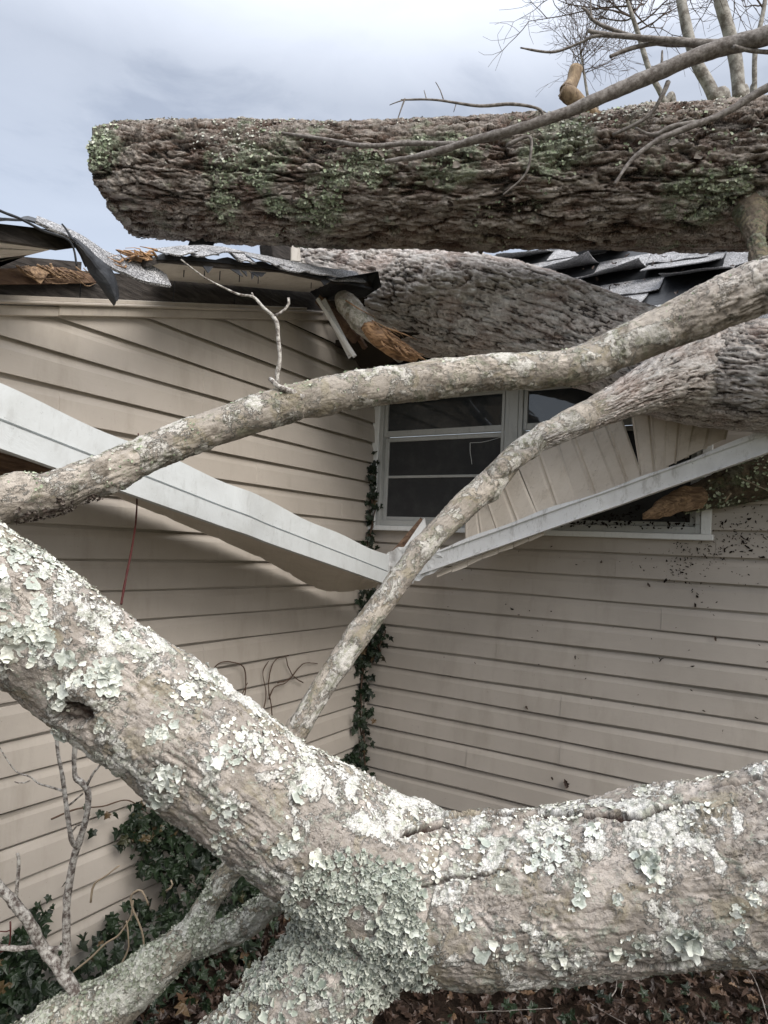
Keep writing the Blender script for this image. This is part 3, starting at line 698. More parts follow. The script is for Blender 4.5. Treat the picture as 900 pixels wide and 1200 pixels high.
# soffit panels folded up behind the fascia: each board ribbed and its own quad
def panel(q, name='soffit_panel', ribs=2, yb=0.0, seed=0):
    """q: four pixel corners (bottom left, bottom right, top right, top left) with depth plane y"""
    q = [(x, y + (13 if i < 2 else 0), dy) for i, (x, y, dy) in enumerate(q)]
    P = [ony(x, y, YC - OV + dy) for x, y, dy in q]; nu = 24; V = []; Fc = []
    nrm = np.cross(P[1] - P[0], P[3] - P[0]); nrm /= np.linalg.norm(nrm)
    if nrm @ (EYE - P[0]) < 0: nrm = -nrm
    nvv = 5
    for i in range(nu + 1):
        t_ = i / nu; w = 0.0
        rib = (t_ * ribs) % 1.0
        if rib < .14 or rib > .94: w = -.007
        elif rib < .22: w = .002
        for j in range(nvv + 1):
            s_ = j / nvv; p = (P[0] * (1 - t_) + P[1] * t_) * (1 - s_) + (P[3] * (1 - t_) + P[2] * t_) * s_
            V.append(p + nrm * (w + .006 * math.sin(s_ * 3 + seed)))
    for i in range(nu):
        for j in range(nvv): a = i * (nvv + 1) + j; Fc.append((a, a + 1, a + nvv + 2, a + nvv + 1))
    o = mesh_obj(name, V, Fc, M['soffit_panel'], fr, smooth=False); md = o.modifiers.new('t', 'SOLIDIFY'); md.thickness = .002
    return P, nrm
vent_px = [((578, 612, .10), (640, 592, .10), (606, 553, .26), (574, 584, .26))]
pans = [[(545, 640, .03), (584, 617, .03), (572, 585, .18), (545, 604, .18)],
        [(584, 622, .03), (632, 596, .03), (600, 535, .22), (560, 566, .22)],
        [(630, 598, .035), (676, 578, .035), (648, 502, .25), (598, 536, .25)],
        [(672, 580, .035), (722, 560, .035), (684, 474, .27), (640, 507, .27)],
        [(718, 562, .04), (752, 546, .04), (716, 455, .28), (680, 478, .28)],
        [(750, 549, .045), (782, 534, .045), (782, 452, .22), (735, 455, .22)],
        [(776, 536, .05), (806, 522, .05), (822, 460, .20), (779, 455, .20)],
        [(803, 524, .06), (850, 502, .06), (862, 470, .20), (818, 462, .20)]]
vents = MB()
for k, q in enumerate(pans):
    P, nrm = panel(q, seed=k)
    if k in (1, 2):        # perforated: small slots
        for i in range(13):
            for j in range(12):
                if (i % 6) in (0,): continue
                t_ = .08 + i / 12 * .84; s_ = .08 + j / 11 * .8
                p = (P[0] * (1 - t_) + P[1] * t_) * (1 - s_) + (P[3] * (1 - t_) + P[2] * t_) * s_ + nrm * (.0075 + .006 * math.sin(s_ * 3 + k))
                e1 = (P[1] - P[0]); e1 = e1 / np.linalg.norm(e1) * .0035; e2 = (P[3] - P[0]); e2 = e2 / np.linalg.norm(e2) * .0022
                vents.add([p - e1, p + e2, p + e1, p - e2], [(0, 1, 2, 3)])
# broken ends of the panels peeping out under the fascia
b = MB(); rg = np.random.default_rng(3)
for k in range(7):
    x0 = 512 + k * 18; y0 = 669 - k * 7.2 + 2
    P = [ony(x0, y0, YC - OV + .01), ony(x0 + 17, y0 - 6.8, YC - OV + .01), ony(x0 + 17, y0 - 6.8 + 5 + 3 * rg.random(), YC - OV - .01), ony(x0, y0 + 5 + 3 * rg.random(), YC - OV - .01)]
    b.slab(P, (0, .004, .001))
b.build('soffit_panel', M['soffit_panel'], fr)

# crumpled metal end and a splintered board where the two fascias meet
def crumple(name, px, depth_y, mat, parent, amp=.02, seed=1):
    P = [ony(x, y, depth_y) for x, y in px]; V = []; Fc = []; n = 14
    for i in range(n + 1):
        for j in range(n + 1):
            u, v = i / n, j / n
            p = (P[0] * (1 - u) + P[1] * u) * (1 - v) + (P[3] * (1 - u) + P[2] * u) * v
            V.append(p)
    V = np.array(V); V = V + amp * np.stack([fbm(V * 22 + 9 * k, 3, seed + k) for k in range(3)], 1)
    for i in range(n):
        for j in range(n): a = i * (n + 1) + j; Fc.append((a, a + 1, a + n + 2, a + n + 1))
    o = mesh_obj(name, V, Fc, mat, parent, smooth=False); md = o.modifiers.new('t', 'SOLIDIFY'); md.thickness = .002; return o
crumple('crumpled_metal', [(452, 648), (478, 640), (474, 690), (448, 686)], YC - OV - .02, M['scuffed_white'], fr, .018, 4)
crumple('crumpled_metal', [(478, 650), (512, 628), (520, 664), (482, 684)], YC - OV - .02, M['scuffed_white'], fr, .02, 7)
b = MB(); b.slab([ony(453, 653, YC - OV), ony(464, 651, YC - OV), ony(497, 613, YC - OV + .12), ony(493, 606, YC - OV + .12)], (.0, .02, -.008)); 
sp = b.build('broken_board', M['brown_board'], bevel=.001); tag(sp, 'short splintered brown board propped against the window sill', 'board')
b = MB(); b.slab([ony(466, 652, YC - OV - .01), ony(472, 652, YC - OV - .01), ony(499, 620, YC - OV + .11), ony(497, 607, YC - OV + .11)], (.0, .012, -.004))
b.build('painted_face', M['scuffed_white'], sp)

#============================================================================ TORN ROOF EDGE ON THE LEFT WALL
re_ = empty('torn_roof_edge', onx(190, 320, XC + .1).tolist(), 'torn shingled roof edge with pale painted planks and nails below, left of the trunk', 'roof piece', 'torn roof edges above the left wall')
OV2 = .34
def plank_sheet(outer, inner, parent, nplank=5, name='plank', th=.018):
    oo = np.array(outer); ii = np.array(inner); m_ = len(oo)
    for k in range(nplank):
        a, c = k / nplank, (k + 1) / nplank - .012
        b = MB()
        A0 = oo * (1 - a) + ii * a; A1 = oo * (1 - c) + ii * c
        b.slab(list(A0) + list(A1[::-1]), (0, 0, th)); b.build(name, M['plank'], parent)
outer = [onx(x, y, XC + OV2) for x, y in ((168, 312), (190, 306), (260, 313), (330, 318), (390, 331), (436, 336))]
inner = [onx(x, y, XC + .03) for x, y in ((188, 328), (205, 329), (262, 334), (318, 339), (350, 342), (372, 343))]
plank_sheet(outer, inner, re_)
b = MB()
b.slab([p + np.array([.012, 0, -.004]) for p in outer] + [p + np.array([.012, 0, .020]) for p in outer[::-1]], (-.02, 0, 0)); b.build('edge_board', M['rotten_board'], re_)
# overlapping shingles on top, curling at the outer edge
b = MB(); rg = np.random.default_rng(9)
edge = crom([onx(x, y, XC + OV2 + .035) for x, y in ((196, 305), (237, 303), (272, 307), (300, 312), (343, 317), (386, 326), (434, 333))], 60)
inn = crom([onx(x, y, XC + OV2 - .05) for x, y in ((181, 291), (221, 287), (256, 288), (288, 295), (330, 303), (370, 312), (425, 319))], 60)
for k in range(0, 8):
    a = k * 7; c = min(a + 8, 59); lift = .002 + .012 * rg.random()
    p0, p1, q1, q0 = edge[a], edge[c], inn[c], inn[a]
    nn_ = np.cross(p1 - p0, q0 - p0); nn_ /= np.linalg.norm(nn_); nn_ *= np.sign(nn_[2]); tab(b, p0 + [0.025 * rg.random(), 0, -.01 * rg.random()], p1 + [.02 * rg.random(), 0, .002], q1, q0, nn_, .03 * rg.random(), 60 + k)
b.build('shingles', M['shingle'], re_)
b = MB(); fe = crom([onx(x, y, XC + OV2 + .02) for x, y in ((185, 304), (225, 305), (270, 309), (320, 315), (370, 325), (442, 340))], 40)
for i in range(39):
    b.slab([fe[i], fe[i + 1], fe[i + 1] + [0, 0, .014 + .008 * math.sin(i)], fe[i] + [0, 0, .014 + .008 * math.sin(i - 1)]], (-.02, 0, 0))
b.build('felt_edge', M['felt'], re_)
for x in (216, 240, 258, 281, 303, 365, 388):
    tw = Twigs(); yy = 306 + (x - 190) * .105; p = onx(x, yy + 4, XC + OV2 - .06); tw.add([p, p - np.array([0, 0, .012]), p - np.array([0, 0, .035])], .0018, .0018, 5); tw.build('nail', M['felt'], re_)
b = MB(); b.slab([onx(148, 303, XC + OV2), onx(176, 298, XC + OV2), onx(186, 308, XC + OV2 - .03), onx(165, 314, XC + OV2 - .1), onx(152, 308, XC + OV2 - .1)], (-.02, 0, -.004)); b.build('splintered_deck', M['split_wood'], re_)
b = MB(); b.slab([onx(395, 326, XC + .4), onx(443, 318, XC + .4), onx(447, 336, XC + .4), onx(428, 348, XC + .3), onx(380, 352, XC + .15), onx(368, 340, XC + .1)], (-.05, .03, .012)); b.build('torn_felt', M['felt'], re_)

rgz = np.random.default_rng(19)
for k in range(9):
    b = MB()
    x_ = rgz.uniform(200, 425); y_ = 306 + (x_ - 190) * .115; L_ = rgz.uniform(6, 20); dx_ = rgz.uniform(-8, 14)
    b.slab([onx(x_, y_, XC + OV2 + .03), onx(x_ + rgz.uniform(5, 16), y_ + 1, XC + OV2 + .03), onx(x_ + dx_ + 3, y_ + L_ * .5, XC + OV2 + .045)], (-.003, 0, 0)); b.build('torn_felt', M['felt'], re_)
tw = Twigs()
for k in range(26):
    x_ = rgz.uniform(143, 185); y_ = 308 - (x_ - 143) * .25 + rgz.normal() * 3; p_ = onx(x_, y_, XC + OV2 + .01); tw.add([p_, p_ + rgz.normal(size=3) * [.01, .02, .008] + [0, -.03, -.002], p_ + [0, -.075 * rgz.random(), -.012]], .005 * rgz.uniform(.3, 1), .0008, 5)
tw.build('deck_splinters', M['split_wood'], re_)

# bits standing up from the roof behind it
for (pts, mat, nm, lb, ct) in (
    ([(232, 291), (250, 292), (253, 280), (237, 278)], M['felt'], 'roof_vent', 'small dark vent cap just showing over the torn shingles, under the big log', 'vent'),
    ([(320, 303), (341, 305), (341, 284), (318, 284)], M['rotten_board'], 'wood_block', 'dark block standing on the roof under the big log', 'block'),
    ([(342, 306), (353, 307), (352, 286), (342, 284)], M['plank'], 'wood_block', 'cream block beside the dark one on the roof under the big log', 'block')):
    b = MB(); P = [onx(x, y, XC - .15) for x, y in pts]; b.slab(P, (-.08, .0, .0)); o = b.build(nm, mat, bevel=.004); tag(o, lb, ct)

# far left: second torn edge, drooping shingles and black felt
rl = empty('torn_roof_edge', onx(60, 300, XC + .1).tolist(), 'sagging roof edge at the far left with drooping grey shingles and black felt flap', 'roof piece', 'torn roof edges above the left wall')
outer = [onx(x, y, XC + .30) for x, y in ((-260, 262), (-80, 276), (0, 282), (62, 292))]
inner = [onx(x, y, XC + .05) for x, y in ((-260, 350), (-90, 325), (0, 313), (30, 300))]
plank_sheet(outer, inner, rl, 4)
outer2 = [onx(x, y, XC + .32) for x, y in ((-260, 238), (-60, 256), (0, 262), (70, 270), (100, 288))]
b = MB(); b.slab([p for p in outer2] + [onx(x, y, XC + .32) for x, y in ((70, 292), (0, 281), (-60, 276), (-260, 262))], (-.02, 0, 0)); b.build('edge_board', M['rotten_board'], rl)
b = MB(); b.slab([onx(x, y, XC + .02) for x, y in ((-100, 322), (0, 316), (60, 314), (103, 322), (112, 332), (-100, 336))], (.02, 0, 0)); b.build('brown_deck_edge', M['brown_board'], rl)
b = MB(); b.slab([onx(10, 316, XC + .06), onx(32, 320, XC + .06), onx(48, 333, XC + .06), (onx(56, 321, XC + .06)), onx(70, 318, XC + .05), onx(40, 312, XC + .05)], (-.006, 0, 0)); b.build('torn_wood', M['old_split_wood'], rl)
def sheet(name, rows, mat, parent, nu=40, nv_=10, amp=.006, th=.005, seed=1, fray=0):
    """lofted curling sheet through rows of points"""
    Rw = [crom(r_, nu) for r_ in rows]; G = np.array([crom([r_[i] for r_ in Rw], nv_) for i in range(nu)])
    V = G.reshape(-1, 3); V = V + amp * np.stack([fbm(V * 14 + 7 * k, 3, seed + k) for k in range(3)], 1); Fc = []
    for i in range(nu - 1):
        for j in range(nv_ - 1): a = i * nv_ + j; Fc.append((a, a + 1, a + nv_ + 1, a + nv_))
    o = mesh_obj(name, V, Fc, mat, parent, smooth=False); md = o.modifiers.new('t', 'SOLIDIFY'); md.thickness = th; return o
sheet('shingles', [[onx(x, y, XC + .37) for x, y in ((40, 262), (85, 284), (122, 310), (145, 322), (172, 332), (200, 337))],
                   [onx(x, y, XC + .31) for x, y in ((42, 256), (88, 275), (125, 297), (150, 306), (178, 314), (194, 324))]], M['shingle'], rl, amp=.004, th=.008)
tw = Twigs()
for k in range(30):
    x_ = rgz.uniform(10, 105); p_ = onx(x_, 315 + rgz.normal() * 3, XC + .05); tw.add([p_, p_ + rgz.normal(size=3) * [.01, .02, .01] + [0, .03, -.01], p_ + [0, .09 * rgz.random(), -.02 * rgz.random()]], .005 * rgz.uniform(.3, 1), .0008, 5)
tw.build('deck_splinters', M['old_split_wood'], rl)
sheet('felt_flap', [[onx(x, y, XC + .38) for x, y in ((72, 262), (92, 290), (108, 322), (134, 357))],
                    [onx(x, y, XC + .40) for x, y in ((84, 279), (104, 300), (124, 325), (136, 352))],
                    [onx(x, y, XC + .38) for x, y in ((84, 278), (110, 296), (132, 318), (139, 345))]], M['felt'], rl, amp=.01, th=.004)
sheet('felt', [[onx(x, y, XC + .36) for x, y in ((-260, 228), (-60, 252), (0, 256), (40, 262), (80, 285), (100, 312))],
               [onx(x, y, XC + .30) for x, y in ((-260, 224), (-60, 248), (0, 258), (40, 258), (84, 276), (112, 300))]], M['felt'], rl, amp=.012, th=.005)
tw = Twigs(); tw.add([onx(x, y, XC + .42) for x, y in ((-60, 220), (0, 247), (25, 257), (50, 270), (82, 283), (90, 312))], .004, .003, 6); tw.build('cable', M['felt'], rl)

# trim boards hanging at the corner under the broken trunk
b = MB(); b.beam(W(372, 350, 3.05), W(416, 418, 3.0), .012, .016, (1, 0, 0)); b.beam(W(378, 352, 3.07), W(412, 418, 3.03), .006, .034, (1, 0, 0))
tag(b.build('hanging_trim', M['scuffed_white'], bevel=.001), 'narrow white trim piece hanging at the corner beside the split stub', 'trim board')
b = MB(); b.beam(W(374, 350, 3.16), W(418, 398, 3.1), .03, .045, (1, 0, 0)); b.beam(W(395, 352, 3.2), W(428, 408, 3.15), .02, .02, (1, 0, 0))
tag(b.build('hanging_board', M['brown_board'], bevel=.001), 'dark brown board hanging just behind the white trim piece', 'board')
b = MB(); b.box(XC + .02, -1.35, 2.75, YC - .02, 2.60, 2.63); b.slab([W(380, 345, 3.3), W(445, 350, 3.3), W(470, 420, 3.4), W(425, 435, 3.45), W(400, 400, 3.4)], (0, .02, 0)); b.build('dark_gap_panel', M['dark'], house)  # near-black panels standing in for the dark gap under the trunk

#============================================================================ BIG UPPER LOG
PX = [(137, 212, 2.94, 122), (185, 214, 2.92, 128), (300, 217, 2.86, 136), (450, 219, 2.76, 141), (600, 217, 2.66, 147), (750, 211, 2.56, 156), (900, 205, 2.46, 166), (1150, 190, 2.30, 190), (1500, 165, 2.1, 220)]
P = pxpath(PX); rd = [v_ * .95 for v_ in pxrad(PX)]
ul = empty('fallen_tree', P[4].tolist(), 'huge dark furrowed trunk with green lichen lying across the sky above the roof', 'tree trunk', 'fallen tree trunks')
endf = lambda t: .075 * np.clip(-t, 0, 1) ** 1.8 - .01 + .02 * np.clip(t, 0, 1) ** 2
o, Vu, Nu, Bu = furrowed_log('trunk', P, rd, .0052, 330, M['old_bark'], .032, .135, .027, 21, ul, endshape=[(0, endf)])
SPU = [(375, 243, 30, 160), (325, 242, 14, 50), (262, 240, 20, 80), (430, 195, 30, 90), (395, 205, 26, 60), (300, 195, 34, 90), (265, 200, 24, 50), (112, 175, 26, 130), (825, 230, 40, 90), (870, 210, 25, 50), (520, 185, 40, 60), (650, 175, 40, 50)]
sx_, sy_, _ = proj(Vu); spot = np.zeros(len(Vu)); fz = fbm(Vu * 16, 4, 3, .6)
for (cx_, cy_, rr_, _) in SPU: spot = np.maximum(spot, sst(0, .35, 1 - np.hypot((sx_ - cx_) / 1.25, sy_ - cy_) / rr_ * 1.0 + fz * .9))
spot *= ((EYE - Vu) * Nu).sum(1) > 0
at = o.data.attributes.new('spot', 'FLOAT', 'POINT'); at.data.foreach_set('value', spot.astype(np.float32))
# lichen tufts of the upper log
def pick(V, Nn, spots, seed, frac):
    """vertices facing the eye near sighted spots: list of (px,py,radius_px,count)"""
    rg = np.random.default_rng(seed); x, y, d = proj(V); fac = ((EYE - V) * Nn).sum(1) > 0; idx = []
    for (cx, cy, r_, cnt) in spots:
        q = np.hypot(x - cx, y - cy) / r_; w = np.clip(1 - q, 0, 1) ** .6 * fac; w = w * (fbm(V * 30 + 5, 2, seed) > -.35)
        if w.sum() > 0: idx.append(rg.choice(len(V), min(cnt, int((w > 0).sum())), replace=False, p=w / w.sum()))
    return np.concatenate(idx)
def patchy(V, Nn, seed, thr, n, scale=6, up=0.):
    rg = np.random.default_rng(seed); f = fbm(V * scale, 4, seed, .6) + up * Nn[:, 2]; c = np.where(f > thr)[0]
    return rg.choice(c, min(n, len(c)), replace=False)
ok = np.linalg.norm(Nu, axis=1) > .5
Vk, Nk = Vu[ok], Nu[ok]
i4 = patchy(Vk, Nk, 25, .25, 5200, 7, .42); rg = np.random.default_rng(14)
t = NT('grey_lichen', .9, .1); M['grey_lichen'] = t.done(t.ramp(t.attr('rnd').outputs['Fac'], [(0, (.20, .20, .17)), (.5, (.40, .41, .36)), (1, (.60, .61, .54))]))
flakes('grey_lichen', Vk[i4], Nk[i4], rg.uniform(.002, .0065, len(i4)), M['grey_lichen'], ul, 15, k=7, curl=.5, tilt=.5, kind='stuff')
i1 = patchy(Vk, Nk, 5, .16, 1500, 5, .05)
rg = np.random.default_rng(1)
flakes('lichen', Vk[i1], Nk[i1], rg.uniform(.003, .007, len(i1)), M['green_lichen'], ul, 5, k=8, kind='stuff')
i2 = pick(Vk, Nk, SPU, 8, 1)
flakes('green_lichen', Vk[i2], Nk[i2], rg.uniform(.003, .007, len(i2)), M['green_lichen'], ul, 6, k=8, kind='stuff')
# loose curled bark scales breaking the outline
i3 = patchy(Vk, Nk, 15, .0, 500, 8)
t = NT('bark_scale', .9, .1); M['bark_scale'] = t.done(t.ramp(t.attr('rnd').outputs['Fac'], [(0, (.03, .022, .018)), (.5, (.10, .08, .068)), (1, (.25, .225, .20))]), t.bump(t.noise(t.coord(), 120, 4), .004, .9))
flakes('bark_scale', Vk[i3], Nk[i3], rg.uniform(.006, .015, len(i3)), M['bark_scale'], ul, 9, k=8, curl=.35, tilt=.35, kind='stuff')
# knob where a side limb leaves the log
K = [(880, 240, 2.38, 44), (884, 268, 2.22, 24), (888, 292, 2.08, 17), (890, 316, 1.98, 19)]
smooth_limb('limb_stub', pxpath(K), pxrad(K), .005, 64, M['mossy_bark'], 4, ul, 1.5)

#============================================================================ TRUNK LYING ON THE ROOF
PX = [(345, 322, 3.85, 80), (400, 330, 3.66, 96), (470, 350, 3.46, 112), (560, 364, 3.24, 122), (650, 386, 3.02, 116), (720, 408, 2.86, 112), (800, 432, 2.64, 122), (900, 442, 2.42, 128), (1050, 444, 2.2, 140), (1350, 430, 1.9, 170)]
P = pxpath(PX)
tr = empty('broken_tree', P[4].tolist(), 'grey ridged trunk fallen through the roof corner, passing behind the long limb', 'tree trunk', 'fallen tree trunks')
o, Vt, Nt_, Bt = furrowed_log('trunk', P, pxrad(PX), .0055, 260, M['ridged_bark'], .016, .080, .0145, 51, tr)
i3 = patchy(Vt, Nt_, 16, .05, 300, 8)
flakes('bark_scale', Vt[i3], Nt_[i3], rg.uniform(.004, .010, len(i3)), M['bark_scale'], tr, 19, k=7, curl=.3, tilt=.3, kind='stuff')
PX = [(850, 430, 2.70, 60), (800, 440, 2.58, 64), (750, 458, 2.44, 54), (705, 480, 2.33, 43), (655, 502, 2.23, 37), (608, 530, 2.14, 35), (578, 562, 2.06, 38), (540, 597, 1.99, 37), (498, 640, 1.92, 36), (462, 688, 1.86, 36), (425, 738, 1.8, 36), (385, 795, 1.74, 36), (345, 862, 1.68, 36), (310, 930, 1.62, 36), (285, 1000, 1.58, 34)]
PXC = [(960, 444, 2.38, 118), (900, 441, 2.44, 122), (835, 437, 2.50, 112), (785, 446, 2.455, 72), (742, 463, 2.385, 48), (706, 480, 2.33, 38), (665, 500, 2.25, 31), (630, 516, 2.18, 26)]
furrowed_log('branch_collar', pxpath(PXC), pxrad(PXC), .0045, 150, M['ridged_bark'], .012, .075, .0125, 91, tr)
ob, Vb, Nb, Bb = smooth_limb('branch', pxpath(PX), pxrad([(a_, b_, c_, d_ * (.78 if a_ < 700 else .9)) for a_, b_, c_, d_ in PX]), .003, 84, M['limb_bark'], 31, tr, .6, .06, 16)
ridge = 1 - sst(.35, .85, Bb[:, 0] + .12 * fbm(Bb * 9, 3, 2)); hp = plates(Bb, .10, .018, 71)
Vb = Vb + Nb * (ridge * .007 * (hp - .45))[:, None]; nb_ = len(ob.data.vertices)
co = np.zeros(nb_ * 3, np.float32); ob.data.vertices.foreach_get('co', co); co = co.reshape(-1, 3); co[:len(Vb)] = Vb; ob.data.vertices.foreach_set('co', co.ravel())
at = ob.data.attributes.new('ridge', 'FLOAT', 'POINT'); at.data.foreach_set('value', np.r_[ridge, np.zeros(nb_ - len(Vb))].astype(np.float32))
hv = np.zeros(nb_, np.float32); ob.data.attributes['h'].data.foreach_get('value', hv); hv[:len(Vb)] = hv[:len(Vb)] * (1 - ridge) + ridge * hp; ob.data.attributes['h'].data.foreach_set('value', hv); ob.data.update()
PX = [(628, 528, 2.10, 10), (606, 538, 2.07, 22), (588, 548, 2.035, 22), (574, 564, 2.02, 12)]
smooth_limb('bark_ridge', pxpath(PX), pxrad(PX), .004, 24, M['limb_bark'], 37, tr, 1.)
# split stub at the upper end
PX = [(400, 347, 3.03, 14), (409, 359, 3.0, 26), (424, 378, 2.99, 26), (440, 394, 3.05, 20), (470, 418, 3.2, 14)]
st = smooth_limb('split_stub', pxpath(PX), pxrad(PX), .005, 40, M['limb_bark'], 14, tr, 1.2)[0]
b = MB(); rg2 = np.random.default_rng(4)
sheet('split_wood', [[W(x, y, d) for x, y, d in ((424, 384, 2.94), (438, 400, 2.94), (458, 416, 2.98), (484, 424, 3.05))], [W(x, y, d) for x, y, d in ((428, 380, 2.92), (445, 394, 2.91), (465, 406, 2.95), (488, 416, 3.03))],
       [W(x, y, d) for x, y, d in ((436, 378, 2.95), (452, 388, 2.95), (470, 400, 3.0), (482, 410, 3.08))]], M['split_wood'], tr, 50, 14, .016, .01, 8)
tw = Twigs(); rgs = np.random.default_rng(6)
for k in range(26):
    u_ = rgs.random(); a_ = np.array([420, 378]) * (1 - u_) + np.array([478, 412]) * u_ + rgs.normal(size=2) * 5; c_ = a_ + np.array([26, 17]) * rgs.uniform(.4, 1.3) + rgs.normal(size=2) * 5
    tw.add([W(*a_, 2.93 + .03 * rgs.random()), W(*((a_ + c_) / 2 + rgs.normal(size=2) * 2), 2.90), W(*c_, 2.93 + .06 * rgs.random())], .006 * rgs.uniform(.3, 1.2), .001, 5)
for (a, c) in (((430, 384), (462, 414)), ((436, 392), (474, 420)), ((444, 392), (480, 412)), ((450, 404), (488, 419)), ((405, 352), (440, 372))):
    tw.add([W(a[0], a[1], 2.93), W((a[0] + c[0]) / 2, (a[1] + c[1]) / 2 + 1, 2.92), W(c[0], c[1], 3.0)], .004, .0012, 5)
tw.build('splinters', M['split_wood'], tr)

#============================================================================ LIMB ACROSS THE WINDOW
PX = [(-160, 640, 1.36, 70), (-70, 612, 1.40, 62), (0, 589, 1.44, 56), (60, 578, 1.49, 47), (130, 550, 1.55, 44), (200, 521, 1.61, 44), (300, 485, 1.69, 46), (355, 468, 1.74, 46), (420, 457, 1.79, 46), (500, 446, 1.86, 50), (570, 437, 1.89, 47), (640, 434, 1.91, 45), (685, 426, 1.92, 50), (733, 405, 1.92, 52), (817, 368, 1.88, 62), (900, 333, 1.84, 66), (1050, 275, 1.76, 76), (1250, 190, 1.65, 90)]
la = empty('fallen_limb', W(420, 457, 1.79).tolist(), 'long grey limb crossing from the left edge over the window top to the right', 'tree limb', 'fallen limbs')
o, Vl, Nl, Bl = smooth_limb('limb', pxpath(PX), [v_ * .93 for v_ in pxrad(PX)], .0038, 96, M['limb_bark'], 11, la, 1.0, .06, 16)
def add_ridge(ob, Vb, Nb, Bb, ridge, amp, du, dc, seed):
    hp = plates(Bb, du, dc, seed); Vb = Vb + Nb * (ridge * amp * (hp - .45))[:, None]; nb_ = len(ob.data.vertices)
    co = np.zeros(nb_ * 3, np.float32); ob.data.vertices.foreach_get('co', co); co = co.reshape(-1, 3); co[:len(Vb)] = Vb; ob.data.vertices.foreach_set('co', co.ravel())
    at = ob.data.attributes.new('ridge', 'FLOAT', 'POINT'); at.data.foreach_set('value', np.r_[ridge * .7, np.zeros(nb_ - len(Vb))].astype(np.float32))
    hv = np.zeros(nb_, np.float32); ob.data.attributes['h'].data.foreach_get('value', hv); hv[:len(Vb)] = hv[:len(Vb)] * (1 - ridge) + ridge * hp; ob.data.attributes['h'].data.foreach_set('value', hv); ob.data.update()
al = Bl[:, 0] / Bl[:, 0].max(); add_ridge(o, Vl, Nl, Bl, sst(.62, .78, al + .05 * fbm(Bl * 8, 3, 6)), .009, .08, .013, 93)
i1 = patchy(Vl, Nl, 4, .12, 700, 9, .12)
flakes('lichen', Vl[i1], Nl[i1], rg.uniform(.0015, .0038, len(i1)), M['green_lichen'], la, 12, k=7, kind='stuff')
# loose dark bark hanging below the left end
i1 = pick(Vl, Nl, [(40, 610, 26, 50), (110, 588, 16, 26), (75, 603, 22, 50)], 31, 1)
flakes('bark_scale', Vl[i1] - np.array([0, 0, .006]), Nl[i1], rg.uniform(.003, .007, len(i1)), M['bark_scale'], la, 13, k=9, tilt=.8, asp=.6, soft=3, kind='stuff')
tw = Twigs()
D = 1.70
tw.add([W(356, 467, D), W(348, 462, D), W(335, 457, D - .02), W(325, 452, D - .02), W(317, 444, D)], .009, .006)
tw.add([W(325, 450, D), W(325, 438, D), W(328, 420, D), W(326, 395, D), W(325, 380, D), W(320, 370, D)], .0055, .005)
tw.add([W(320, 370, D), W(308, 360, D), W(297, 348, D), W(280, 345, D), W(260, 336, D), W(238, 324, D - .02), W(212, 304, D - .05)], .0045, .0015)
tw.add([W(322, 370, D), W(330, 366, D), W(338, 358, D), W(338, 349, D)], .004, .003)
tw.add([W(297, 348, D), W(295, 343, D)], .003, .002)
tw.build('twig', M['twig'], la)
tw = Twigs(); D = 2.0
tw.add([W(162, 508, D), W(161, 540, D + .12), W(160, 600, D + .1), W(155, 640, D), W(148, 675, D - .1), W(142, 708, D - .2)], .0022, .0035, 6)
tag(tw.build('red_stem', M['red_stem']), 'thin dark red stem standing upright behind the grey limb', 'stem')

#============================================================================ FOREGROUND LOG
big = empty('forked_log', W(460, 1040, 1.2).tolist(), 'pale lichen-covered forked log filling the foreground', 'tree trunk', 'fallen tree trunks')
OA = lambda L_, f_: [(a_, b_, c_, d_ * f_) for a_, b_, c_, d_ in L_]
LA = [(-220, 545, 1.04, 150), (-100, 632, 1.07, 150), (0, 705, 1.10, 152), (100, 779, 1.13, 154), (200, 852, 1.15, 158), (310, 935, 1.17, 162), (400, 998, 1.19, 176), (480, 1040, 1.20, 190)]
LB = [(390, 1030, 1.21, 150), (480, 1050, 1.20, 196), (605, 1047, 1.17, 204), (760, 1028, 1.12, 214), (900, 1010, 1.07, 226), (1050, 985, 1.02, 240), (1250, 950, .96, 250)]
LC = [(450, 1050, 1.20, 150), (385, 1145, 1.19, 146), (325, 1215, 1.18, 146), (240, 1290, 1.16, 150), (150, 1370, 1.14, 150)]
mats = []
tmpV, tmpQ, nb = [], [], 0; sk = []
for q in (OA(LA, .95), OA(LB, .885), OA(LC, .9)):
    V, Q, bb, nn, info = tube(pxpath(q), pxrad(q), .01, 64, lump=.05, seed=len(q)); V, Q, bb = capped(V, Q, bb, info, dome=.3)
    tmpV.append(V); tmpQ.append(Q + nb); nb += len(V); sk.append(info)
# a worn branch stub on the left arm
STUB = [(118, 802, 1.11, 76), (100, 820, 1.055, 62), (90, 832, 1.028, 50)]
V, Q, bb, nn, info = tube(pxpath(STUB), pxrad(STUB), .006, 32); V, Q, bb = capped(V, Q, bb, info, dome=-.4); tmpV.append(V); tmpQ.append(Q + nb)
tmp = mesh_obj('tmp', np.vstack(tmpV), np.vstack(tmpQ), M['log_bark'])
md = tmp.modifiers.new('r', 'REMESH'); md.mode = 'VOXEL'; md.voxel_size = .0055
md = tmp.modifiers.new('s', 'SMOOTH'); md.factor = .5; md.iterations = 7
md = tmp.modifiers.new('u', 'SUBSURF'); md.levels = 1; md.render_levels = 1
dg = bpy.context.evaluated_depsgraph_get(); dg.update()
me = bpy.data.meshes.new_from_object(tmp.evaluated_get(dg)); bpy.data.objects.remove(tmp)
nV = len(me.vertices); V = np.zeros(nV * 3, np.float32); me.vertices.foreach_get('co', V); V = V.reshape(-1, 3).astype(float)
